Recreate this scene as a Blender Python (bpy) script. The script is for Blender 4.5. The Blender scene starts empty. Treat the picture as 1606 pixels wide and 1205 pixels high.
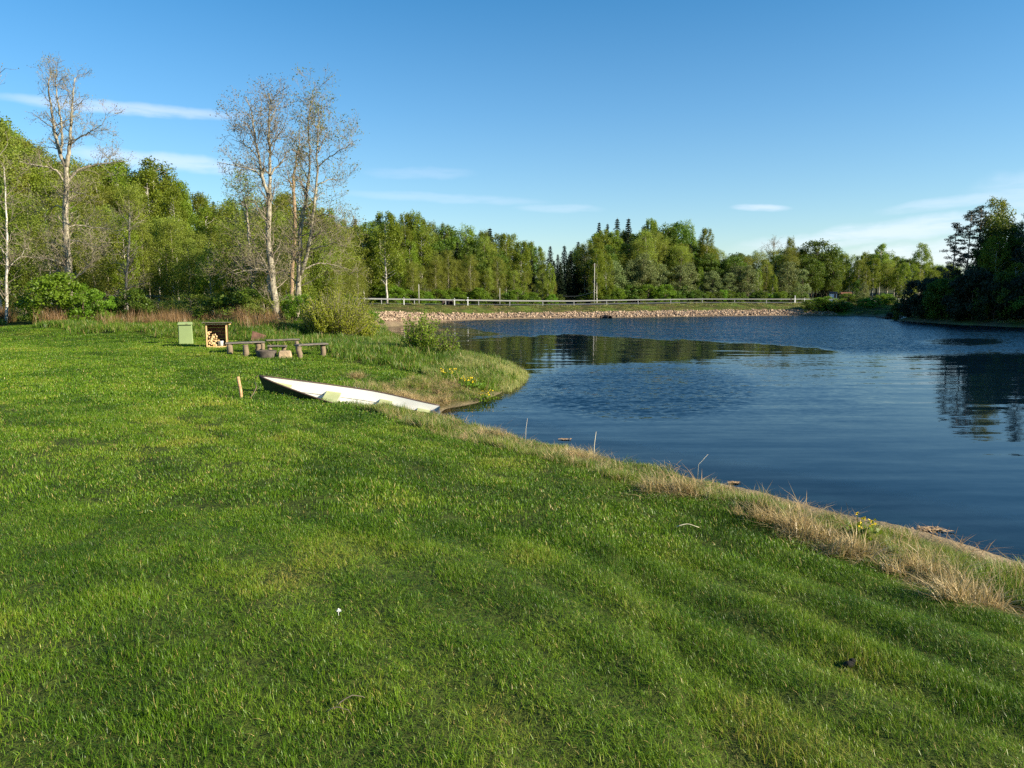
import bpy, math, random
import numpy as np
from mathutils import Vector, Matrix, Euler

rng = np.random.default_rng(7)
R = math.radians
scn = bpy.context.scene
COL = scn.collection

# ------------------------------------------------------------------ camera, world, sun, exposure
CAM_Z, PITCH, FPX, CX, CY = 3.4, R(7.15), 1160.0, 803.0, 602.5
cam_d = bpy.data.cameras.new('camera'); cam = bpy.data.objects.new('camera', cam_d); COL.objects.link(cam)
cam.location = (0, 0, CAM_Z); cam.rotation_euler = (math.pi/2 - PITCH, 0, 0)
cam_d.sensor_width = 36; cam_d.lens = 36*FPX/1606.0; cam_d.clip_end = 6000; cam_d.clip_start = 0.05
scn.camera = cam

SUN_EL, SUN_AZ = R(24), R(-20)            # azimuth measured from +X
sun_dir = Vector((math.cos(SUN_EL)*math.cos(SUN_AZ), math.cos(SUN_EL)*math.sin(SUN_AZ), math.sin(SUN_EL)))
sun_d = bpy.data.lights.new('sun', 'SUN'); sun = bpy.data.objects.new('sun', sun_d); COL.objects.link(sun)
sun_d.energy = 5.0; sun_d.angle = R(0.5); sun_d.color = (1.0, 0.88, 0.68)
sun.rotation_euler = sun_dir.to_track_quat('Z', 'Y').to_euler()

world = bpy.data.worlds.new('World'); scn.world = world; world.use_nodes = True
scn.view_settings.view_transform = 'Standard'; scn.view_settings.look = 'None'
scn.view_settings.exposure = 1.15; scn.view_settings.gamma = 1.0; scn.view_settings.use_curve_mapping = False
scn.render.engine = 'CYCLES'
cy = scn.cycles
cy.max_bounces = 7; cy.diffuse_bounces = 2; cy.glossy_bounces = 3; cy.transmission_bounces = 4; cy.transparent_max_bounces = 6
cy.caustics_reflective = False; cy.caustics_refractive = False; cy.use_denoising = False
cy.sample_clamp_indirect = 4.0

def ray(px, py):
    dx, dy = (px - CX)/FPX, -(py - CY)/FPX
    F = np.array([0, math.cos(PITCH), -math.sin(PITCH)]); U = np.array([0, math.sin(PITCH), math.cos(PITCH)])
    return F + dx*np.array([1, 0, 0]) + dy*U

class NT:
    def __init__(s, tree): s.t = tree; s.n = tree.nodes; s.l = tree.links
    def node(s, typ, **kw):
        n = s.n.new(typ)
        for k, v in kw.items(): setattr(n, k, v)
        return n
    def put(s, sock, v):
        if isinstance(v, bpy.types.NodeSocket): s.l.new(v, sock)
        elif v is not None: sock.default_value = v
    def m(s, op, a, b=None, c=None, clamp=False):
        n = s.node('ShaderNodeMath', operation=op, use_clamp=clamp)
        s.put(n.inputs[0], a)
        if b is not None: s.put(n.inputs[1], b)
        if c is not None: s.put(n.inputs[2], c)
        return n.outputs[0]
    def vm(s, op, a, b=None):
        n = s.node('ShaderNodeVectorMath', operation=op); s.put(n.inputs[0], a)
        if b is not None: s.put(n.inputs[1], b)
        return n.outputs[0]
    def mix(s, f, a, b, mode='MIX'):
        n = s.node('ShaderNodeMix', data_type='RGBA', blend_type=mode)
        s.put(n.inputs[0], f)
        s.put(n.inputs[6], a if isinstance(a, bpy.types.NodeSocket) else (*a, 1)[:4])
        s.put(n.inputs[7], b if isinstance(b, bpy.types.NodeSocket) else (*b, 1)[:4])
        return n.outputs[2]
    def noise(s, vec, scale, detail=3, rough=.55, dist=0.0):
        n = s.node('ShaderNodeTexNoise'); s.put(n.inputs['Vector'], vec)
        n.inputs['Scale'].default_value = scale; n.inputs['Detail'].default_value = detail
        n.inputs['Roughness'].default_value = rough; n.inputs['Distortion'].default_value = dist
        return n
    def ramp(s, f, stops):
        n = s.node('ShaderNodeValToRGB'); s.put(n.inputs[0], f); e = n.color_ramp.elements
        while len(e) < len(stops): e.new(0.5)
        for k, (p, c) in enumerate(stops): e[k].position = p; e[k].color = (*c, 1) if len(c) == 3 else c
        return n.outputs[0]
    def sstep(s, x, a, b):
        n = s.node('ShaderNodeMapRange', interpolation_type='SMOOTHSTEP'); s.put(n.inputs[0], x)
        n.inputs[1].default_value = a; n.inputs[2].default_value = b
        return n.outputs[0]

def build_world():
    w = NT(world.node_tree); w.n.clear()
    sky = w.node('ShaderNodeTexSky'); sky.sky_type = 'NISHITA'; sky.sun_disc = False
    sky.sun_elevation = SUN_EL
    sky.sun_rotation = math.pi/2 - SUN_AZ      # nishita: 0 = +Y, clockwise
    sky.altitude = 200; sky.air_density = 1.0; sky.dust_density = 0.35; sky.ozone_density = 2.6
    hs = w.node('ShaderNodeHueSaturation'); hs.inputs['Saturation'].default_value = 1.22; hs.inputs['Value'].default_value = 1.0
    w.l.new(sky.outputs[0], hs.inputs['Color'])
    tc = w.node('ShaderNodeTexCoord'); d = tc.outputs['Generated']
    sepz = w.node('ShaderNodeSeparateXYZ'); w.l.new(d, sepz.inputs[0])
    grade = w.ramp(w.m('MULTIPLY', w.m('ARCSINE', sepz.outputs[2]), 2.0, clamp=True), [(0.0, (.76, .80, .79)), (.12, (.72, .79, .79)), (.45, (.52, .81, .88)), (.95, (.40, .86, .93))])
    sep = w.node('ShaderNodeSeparateXYZ'); w.l.new(d, sep.inputs[0])
    az = w.m('ARCTAN2', sep.outputs[0], sep.outputs[1])
    el = w.m('ARCSINE', sep.outputs[2])
    nz = w.noise(d, 9, 4, .6); nfac = w.m('SUBTRACT', nz.outputs[0], .5)
    cmb = w.node('ShaderNodeCombineXYZ'); w.put(cmb.inputs[0], w.m('MULTIPLY', az, 7)); w.put(cmb.inputs[1], w.m('MULTIPLY', el, 42))
    streak = w.noise(cmb.outputs[0], 2.2, 5, .62)
    total = None
    # thin clouds: azimuth, elevation, half length, half height, tilt, strength
    # thin clouds, given by two ends, thickness and strength; turned into bearing and elevation
    for (x0, y0, x1, y1, th, st) in [(20, 153, 350, 180, 8, .46), (110, 238, 380, 266, 12, .46), (585, 268, 730, 270, 9, .14), (560, 303, 830, 316, 7, .18),
                                     (1155, 326, 1232, 327, 5, .48), (820, 326, 935, 328, 6, .2), (1190, 392, 1640, 330, 15, .5), (1330, 412, 1640, 385, 20, .55), (1400, 330, 1640, 296, 8, .3), (1560, 300, 1990, 240, 30, .35)]:
        ra, rb = ray(x0, y0), ray(x1, y1)
        aa, ab = math.atan2(ra[0], ra[1]), math.atan2(rb[0], rb[1]); ea, eb = math.asin(ra[2]/np.linalg.norm(ra)), math.asin(rb[2]/np.linalg.norm(rb))
        a, e, la, tilt = math.degrees((aa+ab)/2), math.degrees((ea+eb)/2), math.degrees((ab-aa)/2)*1.12, (eb-ea)/(ab-aa); le = math.degrees(th/FPX)
        da = w.m('SUBTRACT', az, R(a))
        de = w.m('SUBTRACT', w.m('SUBTRACT', el, R(e)), w.m('MULTIPLY', da, tilt))
        de = w.m('ADD', de, w.m('MULTIPLY', nfac, R(le)*2.6))
        q = w.m('ADD', w.m('POWER', w.m('ABSOLUTE', w.m('DIVIDE', da, R(la))), 2.5), w.m('POWER', w.m('ABSOLUTE', w.m('DIVIDE', de, R(le))), 2.0))
        mk = w.m('MULTIPLY', w.sstep(q, 1.7, -.1), st)
        total = mk if total is None else w.m('MAXIMUM', total, mk)
    total = w.m('MULTIPLY', total, w.sstep(streak.outputs[0], .12, .62), clamp=True)
    hz = w.m('MULTIPLY', w.sstep(el, R(26), R(-2)), .18)
    base = w.mix(hz, w.mix(1.0, hs.outputs[0], grade, 'MULTIPLY'), (4.6, 5.9, 7.0))
    col = w.mix(w.m('MULTIPLY', total, .85), base, (5.9, 6.0, 6.9))
    bg = w.node('ShaderNodeBackground'); w.l.new(col, bg.inputs[0]); bg.inputs[1].default_value = 0.088
    out = w.node('ShaderNodeOutputWorld'); w.l.new(bg.outputs[0], out.inputs[0])
build_world()

# ------------------------------------------------------------------ helpers
def gp(px, py, z=0.0):
    r = ray(px, py); t = (z - CAM_Z)/r[2]; return np.array([r[0]*t, r[1]*t, z])
def at(px, py, Y):
    r = ray(px, py); t = Y/r[1]; return np.array([r[0]*t, Y, CAM_Z + r[2]*t])

def tag(o, label=None, cat=None, group=None, kind=None):
    if label: o['label'] = label
    if cat: o['category'] = cat
    if group: o['group'] = group
    if kind: o['kind'] = kind
    return o
def empty(name, loc, rz=0, scale=None, **kw):
    o = bpy.data.objects.new(name, None); COL.objects.link(o); o.location = tuple(float(v) for v in loc); o.rotation_euler = (0, 0, rz)
    o.empty_display_size = .2
    if scale is not None: o.scale = scale if hasattr(scale, '__len__') else (scale,)*3
    return tag(o, **kw)
def make_mesh(name, V, faces, mat, smooth=True, tint=None):
    """faces: list of int arrays (n,k)"""
    V = np.asarray(V, dtype=np.float32); faces = [np.asarray(f, dtype=np.int32) for f in faces if len(f)]
    me = bpy.data.meshes.new(name)
    me.vertices.add(len(V)); me.vertices.foreach_set('co', V.ravel())
    nl = sum(f.size for f in faces); npoly = sum(len(f) for f in faces)
    me.loops.add(nl); me.polygons.add(npoly)
    me.loops.foreach_set('vertex_index', np.concatenate([f.ravel() for f in faces]))
    tot = np.concatenate([np.full(len(f), f.shape[1], np.int32) for f in faces])
    st = np.concatenate([[0], np.cumsum(tot)[:-1]]).astype(np.int32)
    me.polygons.foreach_set('loop_start', st)
    try: me.polygons.foreach_set('loop_total', tot)
    except Exception: pass
    me.polygons.foreach_set('use_smooth', np.full(npoly, smooth))
    if tint is not None:
        a = me.attributes.new('tint', 'FLOAT', 'FACE'); a.data.foreach_set('value', np.asarray(tint, np.float32))
    me.materials.append(mat); me.update(calc_edges=True)
    return me
def add(name, me, parent=None, loc=(0, 0, 0), rot=(0, 0, 0), scale=None, **kw):
    o = bpy.data.objects.new(name, me); COL.objects.link(o); o.location = tuple(float(v) for v in loc); o.rotation_euler = rot
    if scale is not None: o.scale = scale if hasattr(scale, '__len__') else (scale,)*3
    if parent: o.parent = parent
    return tag(o, **kw)
class MB:
    def __init__(s): s.V = []; s.F = {}; s.n = 0
    def addv(s, V, faces):
        V = np.asarray(V, float)
        for f in faces:
            f = np.asarray(f, int)
            if f.size: s.F.setdefault(f.shape[1], []).append(f + s.n)
        s.V.append(V); s.n += len(V); return s
    def box(s, c, size, rz=0, rx=0, ry=0, taper=1.0, bev=0.0):
        h = np.array(size)/2
        b = min(bev, min(h)*.9)
        if b <= 0:
            P = np.array([[x, y, z] for z in (-1, 1) for y in (-1, 1) for x in (-1, 1)], float)
            P[:, :2] *= np.where(P[:, 2:3] > 0, taper, 1); P *= h
            F = [[0, 2, 3, 1], [4, 5, 7, 6], [0, 1, 5, 4], [2, 6, 7, 3], [0, 4, 6, 2], [1, 3, 7, 5]]
            fs = [F]
        else:   # octagonal plan prism with inset caps
            pl = []
            for (sx, sy, o) in ((1, -1, 0), (1, 1, 1), (-1, 1, 0), (-1, -1, 1)):
                a = (sx*(h[0]-b), sy*h[1]); c2 = (sx*h[0], sy*(h[1]-b))
                pl += [a, c2] if o == 0 else [c2, a]
            pl = np.array(pl); rings = []
            for (z, ins) in ((-h[2], b), (-h[2]+b, 0), (h[2]-b, 0), (h[2], b)):
                q = pl*np.array([(h[0]-ins)/h[0], (h[1]-ins)/h[1]])*(taper if z > 0 else 1)
                rings.append(np.c_[q, np.full(8, z)])
            P = np.concatenate(rings); q4 = []
            for k in range(3):
                for i in range(8): j = (i+1) % 8; q4.append([k*8+i, k*8+j, k*8+8+j, k*8+8+i])
            fs = [q4, [list(range(7, -1, -1)), list(range(24, 32))]]
        M = np.array(Euler((rx, ry, rz)).to_matrix()); P = P @ M.T + np.array(c)
        return s.addv(P, fs)
    def tube(s, path, rad, sides=6, cap=True, noise=0):
        path = np.asarray(path, float); n = len(path); rad = np.broadcast_to(np.asarray(rad, float), (n,))
        T = np.gradient(path, axis=0); T /= np.linalg.norm(T, axis=1)[:, None] + 1e-9
        ref = np.array([0.31, 0.17, 0.93]) if abs(T[:, 2]).mean() < .8 else np.array([0.95, .2, .1])
        A = np.cross(T, ref); A /= np.linalg.norm(A, axis=1)[:, None] + 1e-9; B = np.cross(T, A)
        an = np.arange(sides)*2*math.pi/sides
        ring = np.cos(an)[None, :, None]*A[:, None] + np.sin(an)[None, :, None]*B[:, None]
        rr = rad[:, None, None]
        if noise: rr = rr*(1 + rng.normal(0, noise, (n, sides, 1)))
        V = (path[:, None] + ring*rr).reshape(-1, 3)
        i = np.arange(n-1)[:, None]*sides; j = np.arange(sides)[None]; j2 = (j+1) % sides
        q = np.stack([i+j, i+j2, i+sides+j2, i+sides+j], -1).reshape(-1, 4)
        fs = [q]
        if cap: fs.append([list(range(sides-1, -1, -1)), list(range((n-1)*sides, n*sides))])
        return s.addv(V, fs)
    def mesh(s, name, mat, smooth=True):
        return make_mesh(name, np.concatenate(s.V), [np.concatenate(f) for f in s.F.values()], mat, smooth)

def leaf_quads(P, size, aspect=1.6, droop=0.0, r=rng, outward=None):
    """rhombic leaf faces at points P"""
    n = len(P); size = np.broadcast_to(np.asarray(size, float), (n,))
    d = r.normal(0, 1, (n, 3)); d[:, 2] -= droop; d /= np.linalg.norm(d, axis=1)[:, None]
    e = r.normal(0, 1, (n, 3))
    if outward is not None: e = np.cross(d, outward + e*.6)
    e -= (e*d).sum(1)[:, None]*d; e /= np.linalg.norm(e, axis=1)[:, None] + 1e-9
    L = (size*aspect/2)[:, None]; W = (size/2)[:, None]
    V = np.stack([P - d*L, P + e*W, P + d*L, P - e*W], 1).reshape(-1, 3)
    return V, np.arange(n*4).reshape(n, 4)

# ------------------------------------------------------------------ materials
def new_mat(name):
    m = bpy.data.materials.new(name); m.use_nodes = True; t = NT(m.node_tree); t.n.clear(); return m, t
def pbr(name, col, rough=.8, var=.25, scale=6, bump=.0, metal=0, spec=.3, col2=None, sc3=(1, 1, 1), bscale=None):
    m, t = new_mat(name)
    tc = t.node('ShaderNodeTexCoord'); mp = t.node('ShaderNodeMapping'); t.l.new(tc.outputs['Object'], mp.inputs[0]); mp.inputs['Scale'].default_value = sc3
    nz = t.noise(mp.outputs[0], scale, 5, .6)
    dark = tuple(c*(1-var) for c in col) if col2 is None else col2
    c = t.mix(t.sstep(nz.outputs[0], .3, .7), dark, tuple(min(1, x*(1+var*.4)) for x in col))
    b = t.node('ShaderNodeBsdfPrincipled'); t.put(b.inputs['Base Color'], c); b.inputs['Roughness'].default_value = rough
    b.inputs['Metallic'].default_value = metal; b.inputs['Specular IOR Level'].default_value = spec
    if bump:
        nb = t.noise(mp.outputs[0], bscale or scale*2.5, 4, .6); bp = t.node('ShaderNodeBump'); t.put(bp.inputs['Height'], nb.outputs[0])
        bp.inputs['Strength'].default_value = 1; bp.inputs['Distance'].default_value = bump; t.l.new(bp.outputs[0], b.inputs['Normal'])
    o = t.node('ShaderNodeOutputMaterial'); t.l.new(b.outputs[0], o.inputs[0]); return m
def leaf_mat(name, a, b, c=None, trans=.35, nscale=.6, rough=.5, objvar=.25, spec=.25, tint=False):
    """a..b spread of leaf colours; varies per leaf, per tree and in clumps"""
    m, t = new_mat(name)
    geo = t.node('ShaderNodeNewGeometry'); oi = t.node('ShaderNodeObjectInfo')
    nz = t.noise(geo.outputs['Position'], nscale, 2, .5)
    if tint:
        at_ = t.node('ShaderNodeAttribute'); at_.attribute_name = 'tint'; isl = at_.outputs['Fac']
    else: isl = geo.outputs['Random Per Island']
    f = t.m('ADD', t.m('MULTIPLY', isl, .5), t.m('MULTIPLY', t.m('SUBTRACT', nz.outputs[0], .25), .9))
    stops = [(0.05, a), (.95, b)] if c is None else [(0.05, a), (.55, b), (.98, c)]
    col = t.ramp(f, stops)
    hs = t.node('ShaderNodeHueSaturation'); t.l.new(col, hs.inputs['Color'])
    t.put(hs.inputs['Value'], t.m('ADD', 1-objvar, t.m('MULTIPLY', oi.outputs['Random'], 2*objvar)))
    t.put(hs.inputs['Hue'], t.m('ADD', .5-.018*(objvar > 0), t.m('MULTIPLY', oi.outputs['Random'], .036*(objvar > 0))))
    p = t.node('ShaderNodeBsdfPrincipled'); t.l.new(hs.outputs[0], p.inputs['Base Color']); p.inputs['Roughness'].default_value = rough
    p.inputs['Specular IOR Level'].default_value = spec
    tr = t.node('ShaderNodeBsdfTranslucent'); hs2 = t.node('ShaderNodeHueSaturation'); t.l.new(hs.outputs[0], hs2.inputs['Color'])
    hs2.inputs['Hue'].default_value = .49; hs2.inputs['Value'].default_value = 1.5; t.l.new(hs2.outputs[0], tr.inputs[0])
    mx = t.node('ShaderNodeMixShader'); mx.inputs[0].default_value = trans
    t.l.new(p.outputs[0], mx.inputs[1]); t.l.new(tr.outputs[0], mx.inputs[2])
    o = t.node('ShaderNodeOutputMaterial'); t.l.new(mx.outputs[0], o.inputs[0]); return m
#MATS
M_birchleaf = leaf_mat('fresh_birch_leaf', (.105, .155, .012), (.205, .255, .022), trans=.4)
M_lush = leaf_mat('lush_leaf', (.050, .100, .010), (.120, .180, .018), trans=.38)
M_olive = leaf_mat('budding_leaf', (.148, .185, .024), (.262, .305, .042), trans=.4)
M_grey = leaf_mat('grey_leaf', (.115, .160, .045), (.220, .265, .095), trans=.35)
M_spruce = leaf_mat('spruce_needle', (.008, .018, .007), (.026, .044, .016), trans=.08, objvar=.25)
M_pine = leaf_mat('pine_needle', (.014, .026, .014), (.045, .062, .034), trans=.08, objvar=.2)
M_bright = leaf_mat('bright_bush_leaf', (.085, .165, .010), (.165, .270, .020), trans=.4)
M_yellow = leaf_mat('willow_leaf', (.19, .24, .016), (.33, .38, .032), trans=.4)
M_bud = leaf_mat('bud_leaf', (.13, .12, .06), (.23, .21, .08), trans=.3)
M_shadeleaf = leaf_mat('deep_green_leaf', (.020, .045, .008), (.050, .085, .014), trans=.3)
def bark(name, light, dark, thr=.5, sc=(6, 6, 2)):
    return pbr(name, light, .85, col2=dark, scale=1.6, sc3=sc, bump=.01)
M_pale = bark('pale_bark', (.38, .34, .25), (.10, .085, .065))
M_alderbark = bark('alder_bark', (.40, .36, .27), (.20, .17, .12))
M_birchbark = bark('birch_bark', (.60, .57, .50), (.20, .17, .14))
M_brownbark = bark('brown_bark', (.16, .12, .085), (.07, .05, .035))
M_twig = pbr('twig_bark', (.25, .21, .155), .8, .35, 3)
M_orangebark = bark('orange_bark', (.36, .25, .15), (.18, .12, .08))

# ------------------------------------------------------------------ shoreline, road, height
px_shore = [(1606, 885), (1500, 853), (1400, 826), (1300, 803), (1190, 776), (1110, 760), (1000, 736), (900, 715), (800, 690),
            (730, 668), (700, 657), (688, 648), (700, 641), (745, 633), (780, 619), (805, 606), (821, 592), (808, 583), (780, 576), (740, 570),
            (700, 565), (672, 556), (650, 546), (625, 536), (598, 529), (572, 524), (556, 520), (560, 516), (590, 514.5), (620, 511.5), (660, 507),
            (700, 504), (750, 502), (800, 500.5), (900, 499), (1000, 498), (1100, 496.5), (1200, 495.5), (1262, 495), (1300, 495), (1350, 495.5), (1392, 496)]
shore = [tuple(gp(x, y)[:2]) for x, y in px_shore]
shore += [(66, 104), (90, 112), (125, 118), (170, 120), (170, 112), (120, 104), (80, 98), (55, 93), (46.5, 88.5)]
shore += [tuple(gp(x, y)[:2]) for x, y in [(1400, 501.5), (1450, 505.5), (1520, 510), (1606, 513.5)]]
shore += [(60, 63), (76, 48), (90, 25), (96, -5), (98, -60), (60, -60), (34, -30), (22, -10), (13, 1.0), (8.6, 6.3)]
shore = np.array(shore)
def seg_dist(P, A, B):
    d = B - A; t = np.clip(((P - A) @ d)/(d @ d), 0, 1); q = A + t[:, None]*d
    return np.linalg.norm(P - q, axis=1), t
def shore_sd(P):
    """signed distance to the waterline, positive on land"""
    out = np.full(len(P), 1e9); inside = np.zeros(len(P), bool); n = len(shore)
    for i in range(n):
        A, B = shore[i], shore[(i+1) % n]
        out = np.minimum(out, seg_dist(P, A, B)[0])
        c = (A[1] > P[:, 1]) != (B[1] > P[:, 1])
        with np.errstate(divide='ignore', invalid='ignore'):
            xi = (B[0]-A[0])*(P[:, 1]-A[1])/(B[1]-A[1]) + A[0]
        inside ^= c & (P[:, 0] < xi)
    return np.where(inside, -out, out)
rail_px = [(0, 62, 2.38), (170, 67, 2.22), (330, 73, 2.12), (480, 80, 1.93), (600, 87, 1.72), (700, 91.5, 1.56), (800, 97, 1.38), (900, 103, 1.27), (1000, 107, 1.38), (1100, 110.5, 1.46), (1200, 112.5, 1.42), (1290, 115, 1.40)]
rail_pts = [((px-CX)/FPX*D, D, z+.20) for px, D, z in rail_px]
rail_pts = [(-85, 44, 2.6), (-62, 53.5, 2.5)] + rail_pts + [(75, 122, 1.6), (120, 131, 2), (260, 150, 3)]
rail_pts = np.array(rail_pts, float)
_tan = np.gradient(rail_pts[:, :2], axis=0); _tan /= np.linalg.norm(_tan, axis=1)[:, None]
_nrm = np.c_[-_tan[:, 1], _tan[:, 0]]
road_c = np.c_[rail_pts[:, :2] + _nrm*4.3, rail_pts[:, 2]]
def road_sd(P):
    best = np.full(len(P), 1e9); side = np.zeros(len(P)); z = np.zeros(len(P))
    for i in range(len(road_c)-1):
        A, B = road_c[i], road_c[i+1]
        d, t = seg_dist(P, A[:2], B[:2]); k = d < best
        cr = (B[0]-A[0])*(P[:, 1]-A[1]) - (B[1]-A[1])*(P[:, 0]-A[0])
        side = np.where(k, np.sign(cr), side); z = np.where(k, A[2]+(B[2]-A[2])*t, z); best = np.minimum(best, d)
    return best, side, z
def ss(x, a, b):
    t = np.clip((x-a)/(b-a), 0, 1); return t*t*(3-2*t)
_ph = rng.uniform(0, 6.28, (40,)); 
def wob(x, y, f, k=0):
    return (np.sin(x*f+_ph[k]+1.3*np.sin(y*f*.7+_ph[k+1])) + np.sin(y*f*1.13+_ph[k+2]+1.1*np.sin(x*f*.81+_ph[k+3])) + np.sin((x+y)*f*.57+_ph[k+4]))/3
NS = np.array([.77, .638])       # direction from the lawn towards the river
BOAT_A, BOAT_B = np.array([-6.35, 19.25]), np.array([-1.7, 19.3])
def height(P):
    P = np.atleast_2d(P).astype(float); x, y = P[:, 0], P[:, 1]
    ds = shore_sd(P); dr, side, rz = road_sd(P)
    cap = 1.72 - .67*ss(y, 3, 26)
    bankslope = .17 - .025*ss(y, 13, 10)*(x > 1) + .12*ss(y, 26, 30)*(x > -16)
    dl = np.maximum(ds, 0)
    z = cap*(1-np.exp(-dl*bankslope/cap*1.15))
    z = np.minimum(z + .10*ss(dl, 0, .5), 3)
    # right-hand wooded banks
    z = z + ((x > 30) & (side < 0))*np.clip(dl*.06, 0, 3)
    # lawn ruts that run along the river, fading at the back
    u = x*NS[0]+y*NS[1]
    rid = np.sin(u*7.3 + 1.2*np.sin(x*.35+y*.2)) * (.6+.6*wob(x, y, .6, 5)) * ss(u, -2, 3)*ss(ds, 2.2, 3.4)
    z += .040*rid*ss(y, 30, 12) + .035*wob(x, y, .45, 10)*ss(ds, 1, 4) + .020*wob(x, y, 3.1, 14)*ss(ds, .5, 2)
    # hummocky bank edge
    z += (.07*wob(x, y, 2.1, 20)+.04*wob(x, y, 4.3, 9))*ss(ds, .1, .8)*ss(ds, 4.0, 2.2)*(y < 60)
    z = z*(1-.93*((y > 58)&(x > -18)&(x < 48)&(side < 0)&(dr < 30)))
    cre = ss(ds, 1.1, 1.9)*ss(ds, 3.1, 2.2)*(y < 26)*(x < 12)*(x > -3.5); z = z + cre*(.03+.05*wob(x, y, 1.4, 17))
    # boat slip
    d, t = seg_dist(P, BOAT_A+np.array([.9, .45]), BOAT_B+np.array([.4, .5]))
    cut = ss(d, 1.35, .45); z = z*(1-cut) + cut*np.minimum(z, .52-.42*t)
    # meadow, embankment up to the road
    W = np.minimum(16, np.maximum(ds, 0)+np.maximum(dr-4.6, 0)+1e-3)
    w = np.where(side < 0, np.clip(1-np.maximum(dr-4.6, 0)/W, 0, 1), 1)
    w = np.where(W < 15.9, w, w*w*(3-2*w))
    zz = z*(1-w) + (rz-.05)*w
    behind = np.maximum(dr-4.6, 0)*(side > 0)
    slope = .045 + .20*ss(x, -12, -34)
    rise = slope*behind; rise = 16*(1-np.exp(-rise/16))
    zz = np.where(side > 0, rz - .05 - .5*ss(behind, 0, 2.0)*ss(behind, 7, 3) + rise + .25*wob(x, y, .3, 25)*ss(behind, 2, 8), zz)
    # the rough rises at the back of the lawn
    bk = ss(y, 32.8, 38)*(side < 0)*ss(dr, 5, 14)*ss(x, -7, -12)
    zz += .45*bk + .10*bk*wob(x, y, 1.1, 30)
    # river bed
    bed = -np.minimum(2.4, np.where(-ds < 1.6, -ds*.13, .208+(-ds-1.6)*.5))
    return np.where(ds < 0, bed, zz), ds, dr, side
def gz(x, y): return float(height(np.array([[x, y]]))[0][0])

def axis(lo, hi, c, fine, n):
    k = np.linspace(-1, 1, n); a = math.asinh((hi-c)/fine); b = math.asinh((c-lo)/fine)
    return c + fine*np.sinh(np.where(k > 0, k*a, k*b))
xs = np.unique(np.concatenate([axis(-1500, 1500, 0, 9, 300), np.arange(-9, 9, .16)])); ys = np.unique(np.concatenate([axis(-300, 3000, 9, 8, 300), np.arange(0, 24, .16), np.arange(24, 112, .6)]))
def thin(a, m=.06): 
    o = [a[0]]
    for v in a[1:]:
        if v-o[-1] > m: o.append(v)
    return np.array(o)
xs, ys = thin(xs), thin(ys)
GX, GY = np.meshgrid(xs, ys); GP = np.c_[GX.ravel(), GY.ravel()]
GZ, GDS, GDR, GSIDE = height(GP)
nx, ny = len(xs), len(ys)
ii = (np.arange(ny-1)[:, None]*nx + np.arange(nx-1)[None]).ravel()
Q = np.stack([ii, ii+1, ii+nx+1, ii+nx], 1)
def lawn_edge(x, y):        # distance from the water at which the mown lawn starts
    return 2.45 + .28*np.clip(8-y, 0, 6) + .35*wob(x, y, .9, 33)
def back_line(x):
    return np.interp(x, [-60, -25, -16, -12, -9, -6, -3, 3], [36, 37, 35, 33.5, 31, 27.5, 25, 24]) + .5*np.sin(x*1.3)
def lawn_mask(P, ds):
    x, y = P[:, 0], P[:, 1]
    a = ss(ds - lawn_edge(x, y), -.25, .25)*ss(back_line(x)-y, -.4, .4)
    d, t = seg_dist(P, BOAT_A+np.array([3.2, .3]), BOAT_B+np.array([1.5, .5]))
    path = ss(np.abs(x+26.5+ (y-40)*.45), 1.6, 1.0)*ss(y, 46, 43)*(y > 34)
    return np.maximum(a*(1-ss(d, 1.1, .7)), path)
GL = lawn_mask(GP, GDS)

# ground material: lawn / rough / bank / riverbed / gravel embankment / forest floor
def ground_material():
    m, t = new_mat('ground_cover')
    geo = t.node('ShaderNodeNewGeometry'); pos = geo.outputs['Position']
    def attr(n):
        a = t.node('ShaderNodeAttribute'); a.attribute_name = n; return a.outputs['Fac']
    n1 = t.noise(pos, 1.1, 5, .6).outputs[0]; n2 = t.noise(pos, 14, 4, .6).outputs[0]; n3 = t.noise(pos, .25, 3, .5).outputs[0]
    lawn = t.mix(t.sstep(n2, .3, .7), (.030, .042, .008), (.062, .085, .015))
    lawn = t.mix(t.m('MULTIPLY', t.sstep(n1, .5, .75), .5), lawn, (.10, .10, .035))
    rough = t.mix(t.sstep(n1, .40, .75), (.040, .050, .012), (.13, .10, .040))
    rough = t.mix(t.sstep(n3, .45, .65), rough, (.085, .125, .018))
    bed = t.mix(t.sstep(n1, .35, .7), (.16, .125, .075), (.26, .20, .12))
    floor = t.mix(n1, (.030, .040, .012), (.075, .070, .030))
    stone = t.mix(t.sstep(n2, .3, .7), (.14, .10, .07), (.26, .19, .13))
    c = t.mix(attr('lawn'), rough, lawn)
    c = t.mix(attr('forest'), c, floor)
    c = t.mix(attr('stony'), c, stone)
    c = t.mix(attr('bed'), c, bed)
    b = t.node('ShaderNodeBsdfPrincipled'); t.put(b.inputs['Base Color'], c); b.inputs['Roughness'].default_value = .95; b.inputs['Specular IOR Level'].default_value = .1
    bp = t.node('ShaderNodeBump'); t.put(bp.inputs['Height'], n2); bp.inputs['Distance'].default_value = .05; t.l.new(bp.outputs[0], b.inputs['Normal'])
    o = t.node('ShaderNodeOutputMaterial'); t.l.new(b.outputs[0], o.inputs[0]); return m
M_ground = ground_material()
me = make_mesh('ground', np.c_[GP, GZ], [Q], M_ground)
def vattr(me, name, v):
    a = me.attributes.new(name, 'FLOAT', 'POINT'); a.data.foreach_set('value', np.asarray(v, np.float32))
vattr(me, 'lawn', GL)
_nr = ss(GP[:, 1], 15, 12)*(GP[:, 0] > 1)*(GP[:, 0] < 16)
vattr(me, 'bed', ss(GDS - .85*_nr - .15*wob(GP[:, 0], GP[:, 1], 2.3, 4)*_nr, .35, -.1))
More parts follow.
